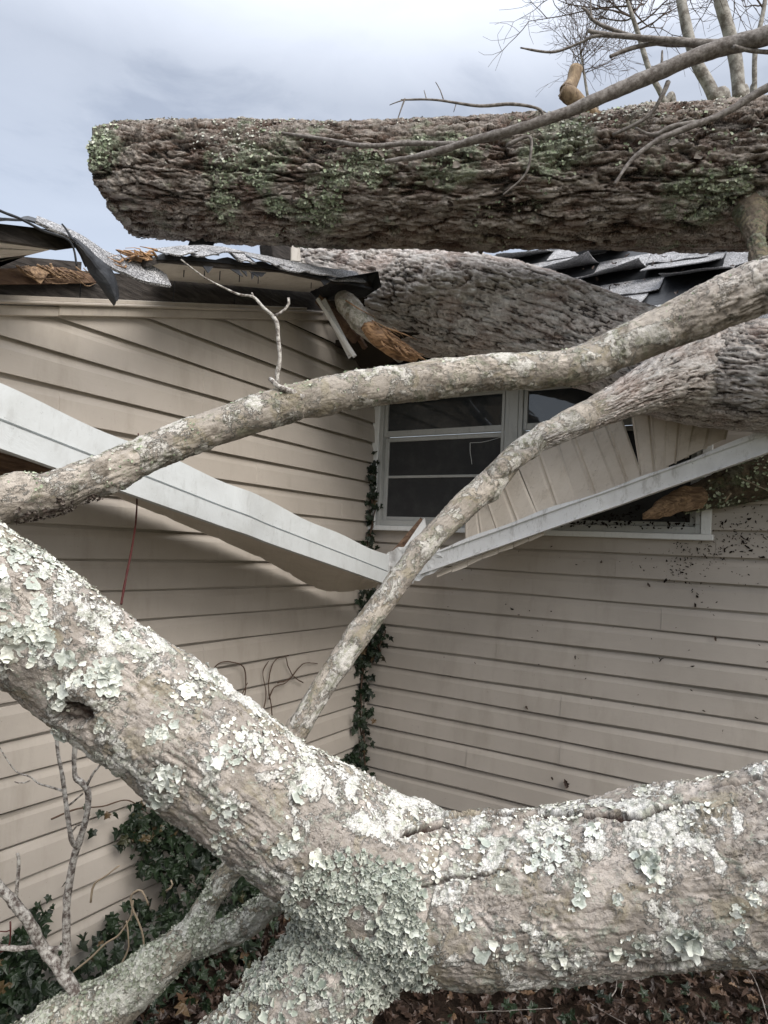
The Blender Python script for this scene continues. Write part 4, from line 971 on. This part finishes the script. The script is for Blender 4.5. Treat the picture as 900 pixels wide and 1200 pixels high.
Nn = np.zeros(nV * 3, np.float32); me.vertex_normals.foreach_get('vector', Nn); Nn = Nn.reshape(-1, 3).astype(float)
best = np.full(nV, 9.); b = np.zeros((nV, 3))
for k, (C, r, T, s, n, na) in enumerate(sk):
    C2, r2, s2, T2 = C[::2], r[::2], s[::2], T[::2]; T_, A_, B_ = frames(C); A_, B_ = A_[::2], B_[::2]
    for c0 in range(0, nV, 20000):
        v = V[c0:c0 + 20000]; d = np.linalg.norm(v[:, None] - C2[None], axis=2) / r2[None]; i = d.argmin(1); dm = d[np.arange(len(v)), i]
        w = v - C2[i]; ax = (w * T2[i]).sum(1)
        q = np.stack([s2[i] + ax + k * 5, (w * A_[i]).sum(1), (w * B_[i]).sum(1)], 1)
        mk = dm < best[c0:c0 + 20000]; best[c0:c0 + 20000] = np.where(mk, dm, best[c0:c0 + 20000]); b[c0:c0 + 20000] = np.where(mk[:, None], q, b[c0:c0 + 20000])
px, py, pd = proj(V); face = ((EYE - V) * Nn).sum(1) > 0
h, lich = smooth_height(b, 77, 1.35)
topw = sst(.15, .75, Nn[:, 2]); lich = np.clip(lich * .8 + topw * .9 * sst(-.3, .2, fbm(b * 22, 3, 5)), 0, 1)
# thick flaky crust on the upper side
f1, f2, idv = worley(b * np.array([55, 85, 85]) + .8 * np.stack([fbm(b * 40, 2, 3)] * 3, 1), 9)
crust = topw * sst(.02, .16, f2 - f1) * (.3 + .7 * idv) * sst(-.35, .15, fbm(b * 12, 3, 8))
onB = b[:, 0] > 4.5
h = h + .005 * crust * np.where(onB, 1.3, .8)
crack = np.zeros(nV)
def carve(poly, width, depth, amt=1.0):
    global h, crack
    pl = crom([(x, y, 0) for x, y in poly], 160)[:, :2]; wob = 5 * fbm(V * 38, 3, 4); wob2 = 5 * fbm(V * 38 + 9, 3, 7)
    sel = np.where(face & (px > pl[:, 0].min() - 20) & (px < pl[:, 0].max() + 20))[0]
    d = np.full(len(sel), 99.); tt = np.zeros(len(sel))
    for i in range(160):
        dd = np.hypot(px[sel] + wob[sel] - pl[i, 0], (py[sel] + wob2[sel] - pl[i, 1])); mk = dd < d; d = np.where(mk, dd, d); tt = np.where(mk, i / 160, tt)
    w = width * (np.sin(np.clip(tt, .02, .98) * np.pi) ** .5) * (.7 + .6 * fbm(V[sel] * 25, 2, 9))
    k = sst(1.25, .35, d / np.maximum(w, .3)); h[sel] -= depth * k; crack[sel] = np.maximum(crack[sel], amt * sst(1.1, .4, d / np.maximum(w, .3)))
    lip = sst(3.0, 1.6, d / np.maximum(w, .3)) * (1 - k); h[sel] += .004 * lip * (py[sel] < 990)
carve([(520, 968), (560, 958), (610, 955), (650, 952), (700, 958), (740, 962), (775, 952), (812, 942)], 4.5, .009)
carve([(820, 930), (850, 924), (875, 920), (910, 915)], 5, .012)
carve([(470, 985), (490, 975), (530, 972)], 5, .011)
carve([(488, 1040), (520, 1032), (560, 1026), (600, 1022)], 4, .007, .7)
carve([(650, 1142), (700, 1136), (760, 1132), (800, 1126), (850, 1122)], 5., .012)
kn = sst(1.15, .75, np.hypot((px - 86) / 22, (py - 838) / 15) + .10 * fbm(V * 60, 3, 5)) * face; h -= .016 * kn; crack = np.maximum(crack, kn * np.clip(.75 + .8 * fbm(V * np.array([90, 90, 200]), 3, 7), .25, 1))
V = V + Nn * h[:, None]
me.vertices.foreach_set('co', V.astype(np.float32).ravel())
for a, v in (('bco', b), ('h', np.clip(h * 80 + .5, 0, 1)), ('lich', lich), ('crack', crack)):
    v = np.asarray(v, dtype=np.float32)
    at = me.attributes.new(a, 'FLOAT_VECTOR' if v.ndim == 2 else 'FLOAT', 'POINT'); at.data.foreach_set('vector' if v.ndim == 2 else 'value', v.ravel())
me.materials.clear(); me.materials.append(M['log_bark']); me.polygons.foreach_set('use_smooth', [True] * len(me.polygons)); me.update()
me.name = 'forked_trunk'; lo_ = bpy.data.objects.new('forked_trunk', me); COL.objects.link(lo_); lo_.parent = big; lo_.matrix_parent_inverse = Matrix.Translation(-big.location)
# leafy lichen rosettes
sp = [(28, 715, 34, 60), (48, 745, 24, 46), (40, 765, 16, 20), (15, 650, 50, 120), (60, 665, 40, 80), (12, 735, 20, 24),
      (120, 795, 26, 34), (95, 790, 20, 26), (62, 815, 16, 26), (120, 850, 12, 16), (70, 858, 14, 24), (190, 850, 24, 40), (180, 865, 18, 30), (198, 915, 26, 60), (190, 935, 20, 30), (270, 880, 34, 80), (235, 800, 26, 40), (300, 870, 26, 40),
      (270, 960, 30, 50), (330, 985, 30, 50), (355, 930, 20, 20), (250, 985, 20, 30), (145, 745, 16, 16),
      (420, 1085, 80, 900), (400, 1050, 50, 260), (460, 1060, 40, 260), (400, 1130, 70, 420), (360, 1060, 30, 120), (470, 1140, 40, 200), (340, 1130, 40, 160), (300, 1170, 50, 140),
      (545, 1075, 18, 26), (755, 1010, 22, 26), (768, 1036, 14, 14), (805, 1098, 26, 34), (640, 1000, 26, 40), (620, 1000, 20, 26), (660, 985, 16, 14), (890, 1045, 18, 18), (590, 1120, 34, 50), (740, 1110, 30, 40), (660, 1125, 34, 40), (850, 1080, 30, 30), (560, 1000, 24, 24), (700, 1060, 40, 30), (700, 975, 14, 16)]
t = NT('ruffled_lichen', .9, .1); M['ruffled'] = t.done(t.mix(t.math('MULTIPLY', t.ramp(t.attr('edge').outputs['Fac'], [(.6, 0), (1., 1)]), .5), t.ramp(t.attr('rnd').outputs['Fac'], [(0, (.17, .20, .165)), (.5, (.31, .34, .29)), (1, (.50, .52, .46))]), (.66, .67, .61)))
fork = [q for q in sp if 290 < q[0] < 475 and q[1] > 1045]; sp = [q for q in sp if q not in fork]
ii = pick(V, Nn, [(a_, b_, c_ * 1.15, int(d_ * 1.25)) for a_, b_, c_, d_ in fork], 45, 1); rg = np.random.default_rng(12)
flakes('ruffled_lichen', V[ii] + Nn[ii] * .002, Nn[ii], (.0018 + .0065 * rg.random(len(ii)) ** 1.6), M['ruffled'], big, 25, k=14, curl=.9, tilt=.8, kind='stuff')
sp = [(a_, b_, c_ * .9, int(d_ * (.75 if a_ > 500 else .9 if a_ < 150 else .62))) for a_, b_, c_, d_ in sp]
ii = pick(V, Nn, sp, 44, 1); rg = np.random.default_rng(10)
sz = .0018 + .0058 * rg.random(len(ii)) ** 1.8; bigm = rg.random(len(ii)) < .06; sz[bigm] *= 2.0
flakes('lichen', V[ii], Nn[ii], sz, M['lichen'], big, 22, k=14, curl=.45, tilt=.32, kind='stuff')
# crumbly crust flakes along the top and small specks elsewhere
f = fbm(V * 14, 4, 12, .6); w = (sst(.3, .95, Nn[:, 2]) * sst(-.15, .25, f) + .04 * sst(.1, .3, f)); w = w / w.sum()
ii = rg.choice(nV, 3000, replace=False, p=w)
t = NT('crust_flake', .9, .1); M['crust'] = t.done(t.ramp(t.attr('rnd').outputs['Fac'], [(0, (.36, .37, .31)), (.5, (.58, .58, .52)), (1, (.72, .71, .62))]), t.bump(t.noise(t.coord(), 420, 3), .0015, .8))
flakes('lichen_crust', V[ii], Nn[ii], rg.uniform(.0015, .0048, len(ii)), M['crust'], big, 23, k=7, curl=.5, tilt=.45, kind='stuff')
# the biggest pale lobes, single
ii = pick(V, Nn, [(45, 750, 14, 4), (128, 790, 16, 5), (75, 770, 8, 2), (195, 910, 16, 4), (470, 1090, 20, 7), (805, 1100, 16, 5), (757, 1010, 12, 4), (15, 770, 10, 2), (380, 1010, 10, 2)], 51, 1)
flakes('lichen', V[ii], Nn[ii], rg.uniform(.010, .016, len(ii)), M['lichen'], big, 27, k=20, curl=.8, tilt=.35, kind='stuff', lobes=(4, 8))

#============================================================================ SMALLER BRANCHES LOWER LEFT
PX = [(-40, 1300, 1.42, 130), (60, 1225, 1.44, 100), (125, 1180, 1.46, 78), (180, 1135, 1.48, 60), (222, 1098, 1.5, 50), (243, 1060, 1.52, 36), (262, 1030, 1.53, 34), (290, 995, 1.54, 34), (340, 940, 1.56, 34)]
fb = empty('forked_branch', W(180, 1135, 1.48).tolist(), 'lichen-coated forked branch rising from the bottom left behind the forked log', 'tree limb', 'fallen limbs')
o, V1, N1, B1 = smooth_limb('branch', pxpath(PX), [v_ * .82 for v_ in pxrad(PX)], .004, 90, M['coated_bark'], 61, fb, 1.3, .07, 6)
PX = [(205, 1110, 1.5, 40), (250, 1098, 1.5, 40), (288, 1082, 1.49, 38), (315, 1060, 1.47, 36), (345, 1030, 1.44, 36)]
o, V2, N2, B2 = smooth_limb('branch', pxpath(PX), [v_ * .85 for v_ in pxrad(PX)], .004, 60, M['coated_bark'], 62, fb, 1.3, .07)
VV = np.vstack([V1, V2]); NN = np.vstack([N1, N2])
ii = patchy(VV, NN, 3, .0, 4200, 12, .25)
t = NT('grey_green_lichen', .9, .1); M['gg'] = t.done(t.ramp(t.attr('rnd').outputs['Fac'], [(0, (.20, .22, .16)), (.5, (.36, .38, .31)), (1, (.55, .55, .48))]))
flakes('lichen', VV[ii], NN[ii], rg.uniform(.002, .0055, len(ii)), M['gg'], fb, 33, k=7, curl=.6, tilt=.8, kind='stuff')
tw = Twigs(); D = 1.45
tw.add([W(100, 1180, D), W(75, 1145, D), W(50, 1110, D), W(30, 1075, D - .02), W(5, 1045, D - .03), W(-30, 1010, D - .05)], .014, .009, 10, wob=.002)
tw.add([W(75, 1150, D), W(77, 1110, D), W(78, 1060, D), W(85, 1010, D), W(93, 985, D), W(102, 955, D), W(103, 930, D), W(96, 918, D), W(88, 912, D), W(87, 895, D), W(89, 872, D)], .009, .0045, 10, wob=.003)
tw.add([W(90, 992, D), W(84, 985, D - .02), W(80, 960, D - .02), W(77, 935, D - .02), W(73, 910, D - .02), W(68, 880, D - .02), W(66, 855, D - .02)], .0055, .003, 8, wob=.002)
tw.add([W(102, 920, D), W(110, 905, D), W(118, 895, D), W(117, 875, D)], .003, .0015, 6)
tw.add([W(79, 945, D), W(88, 938, D), W(97, 930, D)], .0022, .0016, 6)
tw.add([W(74, 927, D - .02), W(58, 922, D), W(45, 918, D), W(35, 910, D), W(20, 905, D), W(8, 890, D), W(-5, 868, D)], .0026, .0014, 6)
tw.add([W(35, 915, D), W(25, 918, D), W(17, 916, D)], .0016, .0012, 5)
tw.add([W(17, 1068, D), W(20, 1040, D), W(22, 1010, D), W(20, 1000, D)], .0045, .003, 8)
tw.add([W(84, 975, D), W(90, 968, D), W(98, 965, D), W(105, 955, D)], .002, .0015, 5)
tw.add([W(77, 1110, D), W(60, 1112, D), W(40, 1110, D), W(20, 1112, D), W(-10, 1110, D)], .005, .006, 8, wob=.002)
tag(tw.build('twig', M['twig'], fb))
tw = Twigs(); tw.add([W(12, 1080, D), W(12, 1100, D), W(8, 1112, D), W(-6, 1118, D)], .0018, .0014, 5); tw.add([W(12, 1090, D), W(5, 1092, D), W(-5, 1090, D)], .0014, .001, 5); tw.build('red_shoot', M['red_stem'], fb)

# mossy broken limb below the right fascia
PX = [(798, 588, 2.86, 26), (830, 578, 2.84, 36), (870, 566, 2.8, 44), (920, 552, 2.74, 50), (1000, 530, 2.62, 56), (1200, 470, 2.3, 60)]
ml = empty('broken_limb', W(870, 566, 2.8).tolist(), 'dark mossy limb with a splintered brown tip, under the right fascia', 'tree limb', 'fallen limbs')
o, V3, N3, _ = smooth_limb('limb', pxpath(PX), pxrad(PX), .006, 48, M['mossy_bark'], 15, ml, 1.6)
sheet('splintered_tip', [[W(x, y, 2.78) for x, y in ((752, 604), (775, 602), (800, 598), (822, 596))], [W(x, y, 2.76) for x, y in ((752, 603), (775, 590), (800, 583), (825, 582))],
      [W(x, y, 2.8) for x, y in ((760, 600), (780, 583), (800, 573), (822, 575))]], M['old_split_wood'], ml, 40, 12, .02, .012, 8)
ii = patchy(V3, N3, 8, .0, 600, 14); flakes('moss', V3[ii], N3[ii], rg.uniform(.004, .008, len(ii)), M['green_lichen'], ml, 3, k=6, kind='stuff')
tw = Twigs(); tw.add([W(868, 560, 2.6), W(885, 568, 2.55), W(905, 577, 2.5)], .0022, .0015, 5); tw.build('twig', M['pale_vine'], ml); tw = Twigs(); tw.add([W(850, 588, 2.72), W(853, 583, 2.71), W(857, 578, 2.7)], .004, .003, 6); tw.build('twig', M['pale_vine'], ml)

#============================================================================ THIN BRANCHES AT THE TOP RIGHT
br = empty('fallen_branch', W(740, 95, 2.2).tolist(), 'bare grey branch slanting up to the right across the big log and sky', 'branch', 'bare branches over the big log')
def bough(parent, pts, nm='branch', na=10, mat='grey_twig', wob=.002, seed=0):
    t_ = Twigs(); P = pxpath(pts); r_ = pxrad(pts)
    V, Q, b, nor, info = tube(P, r_, .012, na); V = V + nor * (np.mean(r_) * .18 * fbm(V * 35, 3, seed))[:, None]
    Vc, Qc, bc = capped(V, Q, b, info, dome=.2); return mesh_obj(nm, Vc, Qc, M[mat], parent)
bough(br, [(452, 189, 2.42, 5), (500, 181, 2.37, 7), (560, 163, 2.32, 9), (610, 150, 2.28, 11), (660, 133, 2.25, 13), (700, 116, 2.22, 15), (760, 90, 2.2, 17), (810, 68, 2.17, 17), (850, 55, 2.15, 20), (905, 40, 2.1, 22), (1050, -5, 2.0, 26)], na=18)
bough(br, [(770, 92, 2.2, 7), (775, 78, 2.2, 4), (776, 60, 2.2, 2)], seed=3)
bough(br, [(865, 52, 2.16, 14), (830, 52, 2.2, 11), (790, 48, 2.22, 8), (750, 44, 2.24, 6), (705, 40, 2.26, 6), (690, 36, 2.26, 5)], seed=1)
bough(br, [(830, 51, 2.22, 6), (780, 52, 2.26, 5), (740, 42, 2.28, 5), (700, 27, 2.3, 4), (688, 13, 2.3, 3), (681, 9, 2.3, 2)], seed=2)
bough(br, [(745, 44, 2.26, 4), (700, 42, 2.26, 4), (680, 50, 2.28, 3), (648, 61, 2.3, 3), (610, 56, 2.3, 2)], seed=4)
bough(br, [(790, 48, 2.23, 6), (760, 52, 2.25, 5), (735, 58, 2.26, 5), (716, 66, 2.26, 4)], seed=5)
bough(br, [(694, 24, 2.3, 2.5), (692, 10, 2.3, 2), (693, -5, 2.3, 1.5)], seed=6)
bough(br, [(783, 96, 2.2, 6), (776, 112, 2.2, 5), (762, 134, 2.22, 4), (740, 148, 2.24, 4), (718, 158, 2.27, 3)], seed=7)
bough(br, [(860, 55, 2.12, 5), (885, 60, 2.12, 5), (930, 62, 2.12, 5)], seed=8)
bough(br, [(636, 140, 2.26, 4), (632, 128, 2.25, 3), (600, 122, 2.25, 4), (560, 124, 2.25, 3.5), (510, 117, 2.25, 2.6), (472, 117, 2.25, 2)], seed=9)
bough(br, [(520, 118, 2.25, 1.6), (516, 106, 2.25, 1.3), (511, 97, 2.25, 1)], na=6)
bough(br, [(500, 117, 2.25, 1.4), (497, 106, 2.25, 1)], na=6)
bough(br, [(474, 117, 2.25, 2), (470, 128, 2.25, 1.6), (464, 146, 2.25, 1.2)], na=6)
bough(br, [(474, 117, 2.25, 1.6), (464, 120, 2.25, 1.3), (457, 123, 2.25, 1)], na=6)
bough(br, [(535, 120, 2.25, 1.3), (532, 130, 2.25, 1)], na=6)
bough(br, [(595, 170, 2.29, 5), (620, 160, 2.27, 4), (622, 180, 2.27, 3), (615, 205, 2.29, 2.5), (590, 228, 2.32, 2)], seed=11)
b2_ = empty('fallen_branch', W(830, 135, 2.2).tolist(), 'lower thin bare branch lying against the big log near the right edge', 'branch', 'bare branches over the big log')
bough(b2_, [(720, 216, 2.25, 3), (740, 188, 2.24, 5), (770, 165, 2.22, 6), (810, 148, 2.2, 7), (850, 132, 2.18, 8), (905, 100, 2.14, 10), (1020, 50, 2.05, 13)], na=12)
bough(b2_, [(825, 142, 2.2, 5), (790, 148, 2.22, 6), (765, 158, 2.24, 4), (745, 150, 2.26, 3)], seed=3)
b3_ = empty('fallen_branch', W(540, 168, 2.4).tolist(), 'thin grey shoot lying along the top face of the big log', 'branch', 'bare branches over the big log')
bough(b3_, [(325, 155, 2.62, 3), (380, 163, 2.55, 4), (430, 171, 2.5, 5), (480, 168, 2.46, 6), (540, 168, 2.4, 6), (600, 158, 2.35, 5)], na=10)
# torn stub standing on the log
sb = empty('torn_stub', W(672, 120, 2.45).tolist(), 'short tan torn branch stub standing on top of the big log', 'stub')
bough(sb, [(675, 80, 2.5, 15), (671, 95, 2.49, 15), (664, 107, 2.47, 18)], 'stub', 20, 'cut_stub', seed=2)
bough(sb, [(659, 107, 2.46, 16), (668, 112, 2.46, 20), (682, 124, 2.46, 17), (700, 136, 2.47, 10)], 'torn_base', 20, 'cut_stub', seed=5)

#============================================================================ BARE TREES BEHIND
def bare_tree(px, py0, d, path, seed, label, dens=60):
    base = W(px, py0, d); g0 = np.array([base[0], base[1], 0.])
    tr_ = empty('bare_tree', g0.tolist(), label, 'tree', 'bare trees behind the house')
    PP = [g0] + [W(x, y, d) for x, y, _ in path]; rr = [path[0][2] / 2 * d / F * .8] + [w_ / 2 * d / F * .68 for _, _, w_ in path]
    V, Q, b, nor, info = tube(PP, rr, .12, 14); V = V + nor * (.08 * np.mean(rr) * fbm(V * 5, 3, seed))[:, None]
    mesh_obj('trunk', V, Q, M['far_bark'], tr_)
    tw = Twigs(); rg = np.random.default_rng(seed)
    def grow(p, dv, L, r_, lev):
        n_ = 5; pts = [p]; q = p.copy(); v = dv.copy()
        for k in range(n_):
            v = v + rg.normal(size=3) * .20 + np.array([0, 0, .05]); v /= np.linalg.norm(v); q = q + v * L / n_; pts.append(q.copy())
        tw.add(pts, r_, max(r_ * .35, .0028), 5 if lev > 0 else 7, step=.15)
        if lev < 3:
            for k in range((5, 6, 5)[lev]):
                i = rg.integers(1, n_ + 1); dd = rg.normal(size=3); dd -= v * (dd @ v); dd /= np.linalg.norm(dd)
                grow(pts[i], v * .6 + dd * .7, L * rg.uniform(.45, .7), max(r_ * .5, .0035), lev + 1)
    C = info[0]; nC = len(C)
    return tr_, tw, grow, C, rg
def crown(tr_, tw, grow, C, rg, n_, L, r_, lo=.55):
    n_ = int(n_ * 1.15)
    for k in range(n_):
        i = int(len(C) * rg.uniform(lo, .99)); dd = rg.normal(size=3); dd[2] = abs(dd[2]) * .7 + .2; dd /= np.linalg.norm(dd); grow(C[i], dd, L * rg.uniform(.6, 1.1), r_, 1)
    tw.build('crown', M['far_twig'], tr_)
a = bare_tree(838, 140, 9, [(850, 175, 22), (836, 112, 21), (815, 70, 19), (800, 10, 17), (790, -60, 14), (770, -160, 10)], 4, 'bare tree leaning left above the big log, thinner of the two grey trunks'); crown(*a, 9, 1.6, .02, .75)
a = bare_tree(868, 140, 10, [(870, 170, 24), (866, 110, 22), (860, 60, 22), (845, 5, 20), (830, -60, 18), (800, -160, 12)], 7, 'bare tree with speckled upright trunk nearest the right edge'); crown(*a, 9, 1.8, .02, .75)
a = bare_tree(790, 150, 13, [(790, 170, 11), (778, 118, 10), (762, 85, 9), (748, 40, 8), (735, 0, 6), (725, -40, 4)], 9, 'slender crooked bare tree with fine twigs, left of the grey trunks'); crown(*a, 16, 2.0, .018, .62)
a = bare_tree(700, 150, 16, [(700, 170, 6), (690, 120, 5), (685, 90, 4), (680, 60, 3)], 12, 'faint far bare treetop showing behind the torn stub'); crown(*a, 14, 1.6, .010, .75)
a = bare_tree(885, 140, 11, [(880, 160, 8), (884, 110, 8), (885, 60, 8), (895, 10, 7), (905, -60, 6)], 14, 'thin dark bare tree crossing behind the speckled trunk'); crown(*a, 7, 1.6, .014, .75)

#============================================================================ IVY, LITTER
def wall_leaves(pts, seed, n, side, spread, smin, smax, name, label, thick=.05):
    """leaves gathered along a climbing stem given in wall coordinates"""
    rg = np.random.default_rng(seed); C = crom(pts, 80); root = empty(name, pts[0], label, 'ivy', 'ivy climbing the corner')
    i = rg.integers(0, 80, n); nrm = np.array(side, float); nrm /= np.linalg.norm(nrm)
    pos = C[i] + rg.normal(size=(n, 3)) * np.array(spread) + nrm * rg.uniform(.01, thick, n)[:, None]
    pos[:, 0] = np.maximum(pos[:, 0], XC + .022); pos[:, 1] = np.minimum(pos[:, 1], YC - .022)
    leaves('foliage', pos, np.tile(nrm, (n, 1)), rg.uniform(smin, smax, n), M['ivy'], root, seed, down=(0, 0, -1))
    tw = Twigs()
    for k in range(3): tw.add([p + rg.normal(size=3) * .012 + nrm * .01 for p in C[::8]], .004, .003, 6)
    tw.build('stem', M['vine'], root); return root
c3 = lambda px, py: np.array([XC + .03, YC - .03, onx(px, py, XC + .03)[2]])
cz = lambda py: ony(428, py, YC - .03)[2]
wall_leaves([(XC + .03, YC - .03, cz(1010)), (XC + .05, YC - .04, cz(920)), (XC + .03, YC - .06, cz(850)), (XC + .03, YC - .04, cz(780)), (XC + .04, YC - .05, cz(735)), (XC + .03, YC - .04, cz(695))], 2, 230, (1, -1, .2), (.03, .035, .03), .035, .068, 'ivy_vine', 'dark ivy column climbing the inside corner below the fascias')
wall_leaves([(XC + .06, YC - .03, cz(775)), (XC + .10, YC - .03, cz(758)), (XC + .14, YC - .03, cz(738))], 4, 34, (.3, -1, .2), (.04, .02, .03), .035, .055, 'ivy_vine', 'ivy tuft spreading right of the corner column under the limb')
wall_leaves([(XC + .03, YC - .03, cz(650)), (XC + .03, YC - .05, cz(610)), (XC + .02, YC - .03, cz(580)), (XC + .02, YC - .03, cz(535))], 6, 60, (.5, -1, .2), (.016, .02, .03), .040, .062, 'ivy_vine', 'small ivy strand beside the left window casing')
# dead tendrils on the left wall
tw = Twigs()
for pts in ([(322, 870), (318, 830), (315, 800), (322, 775), (338, 768)], [(300, 875), (306, 840), (312, 815), (308, 790), (315, 775)], [(285, 830), (288, 800), (284, 780), (262, 775), (245, 788)], [(278, 850), (282, 820), (290, 800)], [(325, 800), (340, 795), (355, 778), (372, 778)], [(315, 820), (322, 805), (335, 800), (345, 790)], [(355, 800), (342, 790), (335, 770)], [(305, 880), (300, 858)]):
    tw.add([onx(x, y, XC + .026 + .01 * math.sin(i)) for i, (x, y) in enumerate(pts)], .003, .002, 5, wob=.004)
tag(tw.build('dead_vine', M['vine']), 'dead brown vine tendrils clinging to the left siding near the corner', 'vine')

rg = np.random.default_rng(77)
# ivy bed against the left wall
n = 6500; yy = rg.uniform(-.6, 3.1, n); top = .12 + .48 * sst(.7, 1.9, yy) + .10 * fbm(np.stack([yy * 3, yy * 0, yy * 0], 1), 3, 5) - .15 * sst(2.2, 3., yy)
u = rg.random(n) ** .8; zz = u * np.maximum(top, .06); dd = .03 + (1 - u) * .40 * rg.random(n) + .03 * rg.random(n)
pos = np.stack([XC + dd, yy, zz + .02], 1)
kp = (u < .55) | (fbm(np.stack([yy * 4, zz * 6, yy * 0], 1), 3, 8) > -.05); pos, u, n = pos[kp], u[kp], int(kp.sum())
nr = np.stack([np.ones(n), -.25 * np.ones(n), .35 + .4 * (1 - u)], 1)
tag(leaves('ivy_bed', pos, nr, rg.uniform(.024, .072, n), M['ivy'], None, 61, curl=.45, tilt=.6, down=(0.2, 0, -1)), kind='stuff')
# shoot of ivy above the bed
sh = [onx(60, 960, XC + .05), onx(90, 948, XC + .05), onx(120, 945, XC + .04), onx(150, 938, XC + .04), onx(175, 955, XC + .04)]
wl = empty('ivy_shoot', sh[0].tolist(), 'stray ivy shoot with a few pale-veined leaves on the left siding above the ivy bed', 'ivy')
pp = np.array([onx(x, y, XC + .05) for x, y in ((118, 952), (126, 955), (136, 954), (152, 945), (162, 943), (108, 975), (172, 962), (182, 950), (100, 945))])
leaves('foliage', pp, np.tile([1., -.6, .3], (len(pp), 1)), rg.uniform(.03, .05, len(pp)), M['ivy'], wl, 3, down=(0, 0, -1)); tw = Twigs(); tw.add(sh, .003, .002, 5); tw.build('stem', M['vine'], wl)
tw = Twigs()
for pts in ([(105, 1058), (110, 1038), (122, 1028), (140, 1015)], [(170, 1120), (168, 1100), (155, 1065), (153, 1050), (165, 1044), (174, 1060)], [(85, 1140), (105, 1125), (125, 1105), (140, 1095), (153, 1075), (155, 1055)], [(140, 1135), (150, 1110), (148, 1080)], [(195, 1045), (202, 1040), (200, 1032)]):
    tw.add([W(x, y, 1.62) for x, y in pts], .0025, .002, 5, wob=.004)
tag(tw.build('pale_tendril', M['pale_vine']), 'pale bare vine tendrils looping over the ivy bed at lower left', 'vine')
# leaf litter and ground ivy
n = 14000; x = rg.uniform(-2.0, 2.6, n); y = rg.uniform(.2, 3.15, n); pos = np.stack([x, y, .01 + .05 * rg.random(n)], 1)
tag(leaves('leaf_litter', pos, np.tile([0, 0, 1.], (n, 1)), rg.uniform(.03, .065, n), M['litter'], None, 62, shape=OAK, curl=.6, tilt=.7), kind='stuff')
n = 1500; x = rg.uniform(-2.0, 2.2, n); y = rg.uniform(.4, 3.1, n); kx = fbm(np.stack([x * 1.6, y * 1.6, y * 0], 1), 3, 4) > -.02; x, y = x[kx], y[kx]; n = len(x)
pos = np.stack([x, y, .05 + .07 * rg.random(n)], 1)
tag(leaves('ground_ivy', pos, np.tile([0, -.3, 1.], (n, 1)), rg.uniform(.03, .055, n), M['ivy'], None, 63, tilt=.5), kind='stuff')
tw = Twigs()
for k in range(90):
    p = np.array([rg.uniform(-1.6, 2.0), rg.uniform(.6, 3.0), .07 + .06 * rg.random()]); a = rg.uniform(0, 6.28); L = rg.uniform(.08, .4); v = np.array([math.cos(a), math.sin(a), rg.normal() * .25]) * L
    tw.add([p, p + v * .5 + rg.normal(size=3) * .02, p + v], .003 * rg.uniform(.3, 1.3), .001, 5, wob=.004)
tag(tw.build('fallen_twigs', M['grey_twig']), kind='stuff')

tag(leaves('roof_litter', LATE[0], np.tile([0, -.68, .74], (len(LATE[0]), 1)), LATE[1].uniform(.015, .04, len(LATE[0])), M['litter'], None, 66, shape=OAK, curl=.6, tilt=.5), kind='stuff')
# dark wet debris stuck to the right wall and sill
n = 860; rg = np.random.default_rng(8)
cl = rg.normal(size=(26, 2)) * [.16, .12] + [-.22, 1.72]; ci = rg.integers(0, 26, 450)
x = np.r_[cl[ci, 0] + rg.normal(0, .035, 450), rg.normal(-.37, .07, 160), rg.uniform(-.5, .15, 180), rg.uniform(-1.6, .3, 70)]; z = np.r_[cl[ci, 1] + rg.normal(0, .035, 450), 1.66 + rg.normal(0, .05, 160), rg.uniform(1.5, 1.95, 180), rg.uniform(.9, 1.75, 70)]
k_ = ~((x < WX1 + .02) & (z > WZ0 - .05)); x, z = x[k_], z[k_]; n = len(x)
pos = np.stack([x, np.full(n, YC - .019), z], 1)
tag(flakes('wall_debris', pos, np.tile([0, -1., .1], (n, 1)), rg.uniform(.001, .006, n) * np.where(rg.random(n) < .12, 2.0, 1), M['debris'], None, 4, k=9, curl=.3, tilt=.2, lobes=(1, 3), asp=.4, soft=4), kind='stuff')
n = 300; pos = np.stack([rg.uniform(-1.1, -.37, n), YC - rg.uniform(.0, .034, n), 1.735 + rg.random(n) ** 2 * .1], 1)
tag(flakes('sill_debris', pos, np.tile([0, -.7, .7], (n, 1)), rg.uniform(.002, .009, n), M['debris'], None, 5, k=6, curl=.8, tilt=.8), kind='stuff')
for k, (px_, py_) in enumerate(((663, 918), (647, 912), (674, 770), (760, 685), (838, 748), (617, 829), (705, 658))):
    p = ony(px_, py_, YC - .024)
    lf = leaves('stuck_leaf', p[None], np.array([[0, -1., .2]]), np.array([.022 if k else .045]), M['litter'], None, 90 + k, shape=OAK, down=(.3, 0, -1))
    tag(lf, ['brown leaf stuck to the right siding just above the log', 'smaller leaf stuck left of the brown leaf just above the log', 'dark leaf scrap in the middle of the right siding', 'dark leaf scrap under the window corner on the siding', 'thin leaf scrap on the siding toward the right edge', 'tiny leaf scrap on the siding low and left of centre', 'tiny leaf scrap stuck close beneath the window sill'][k], 'leaf', 'leaves stuck to the right wall')
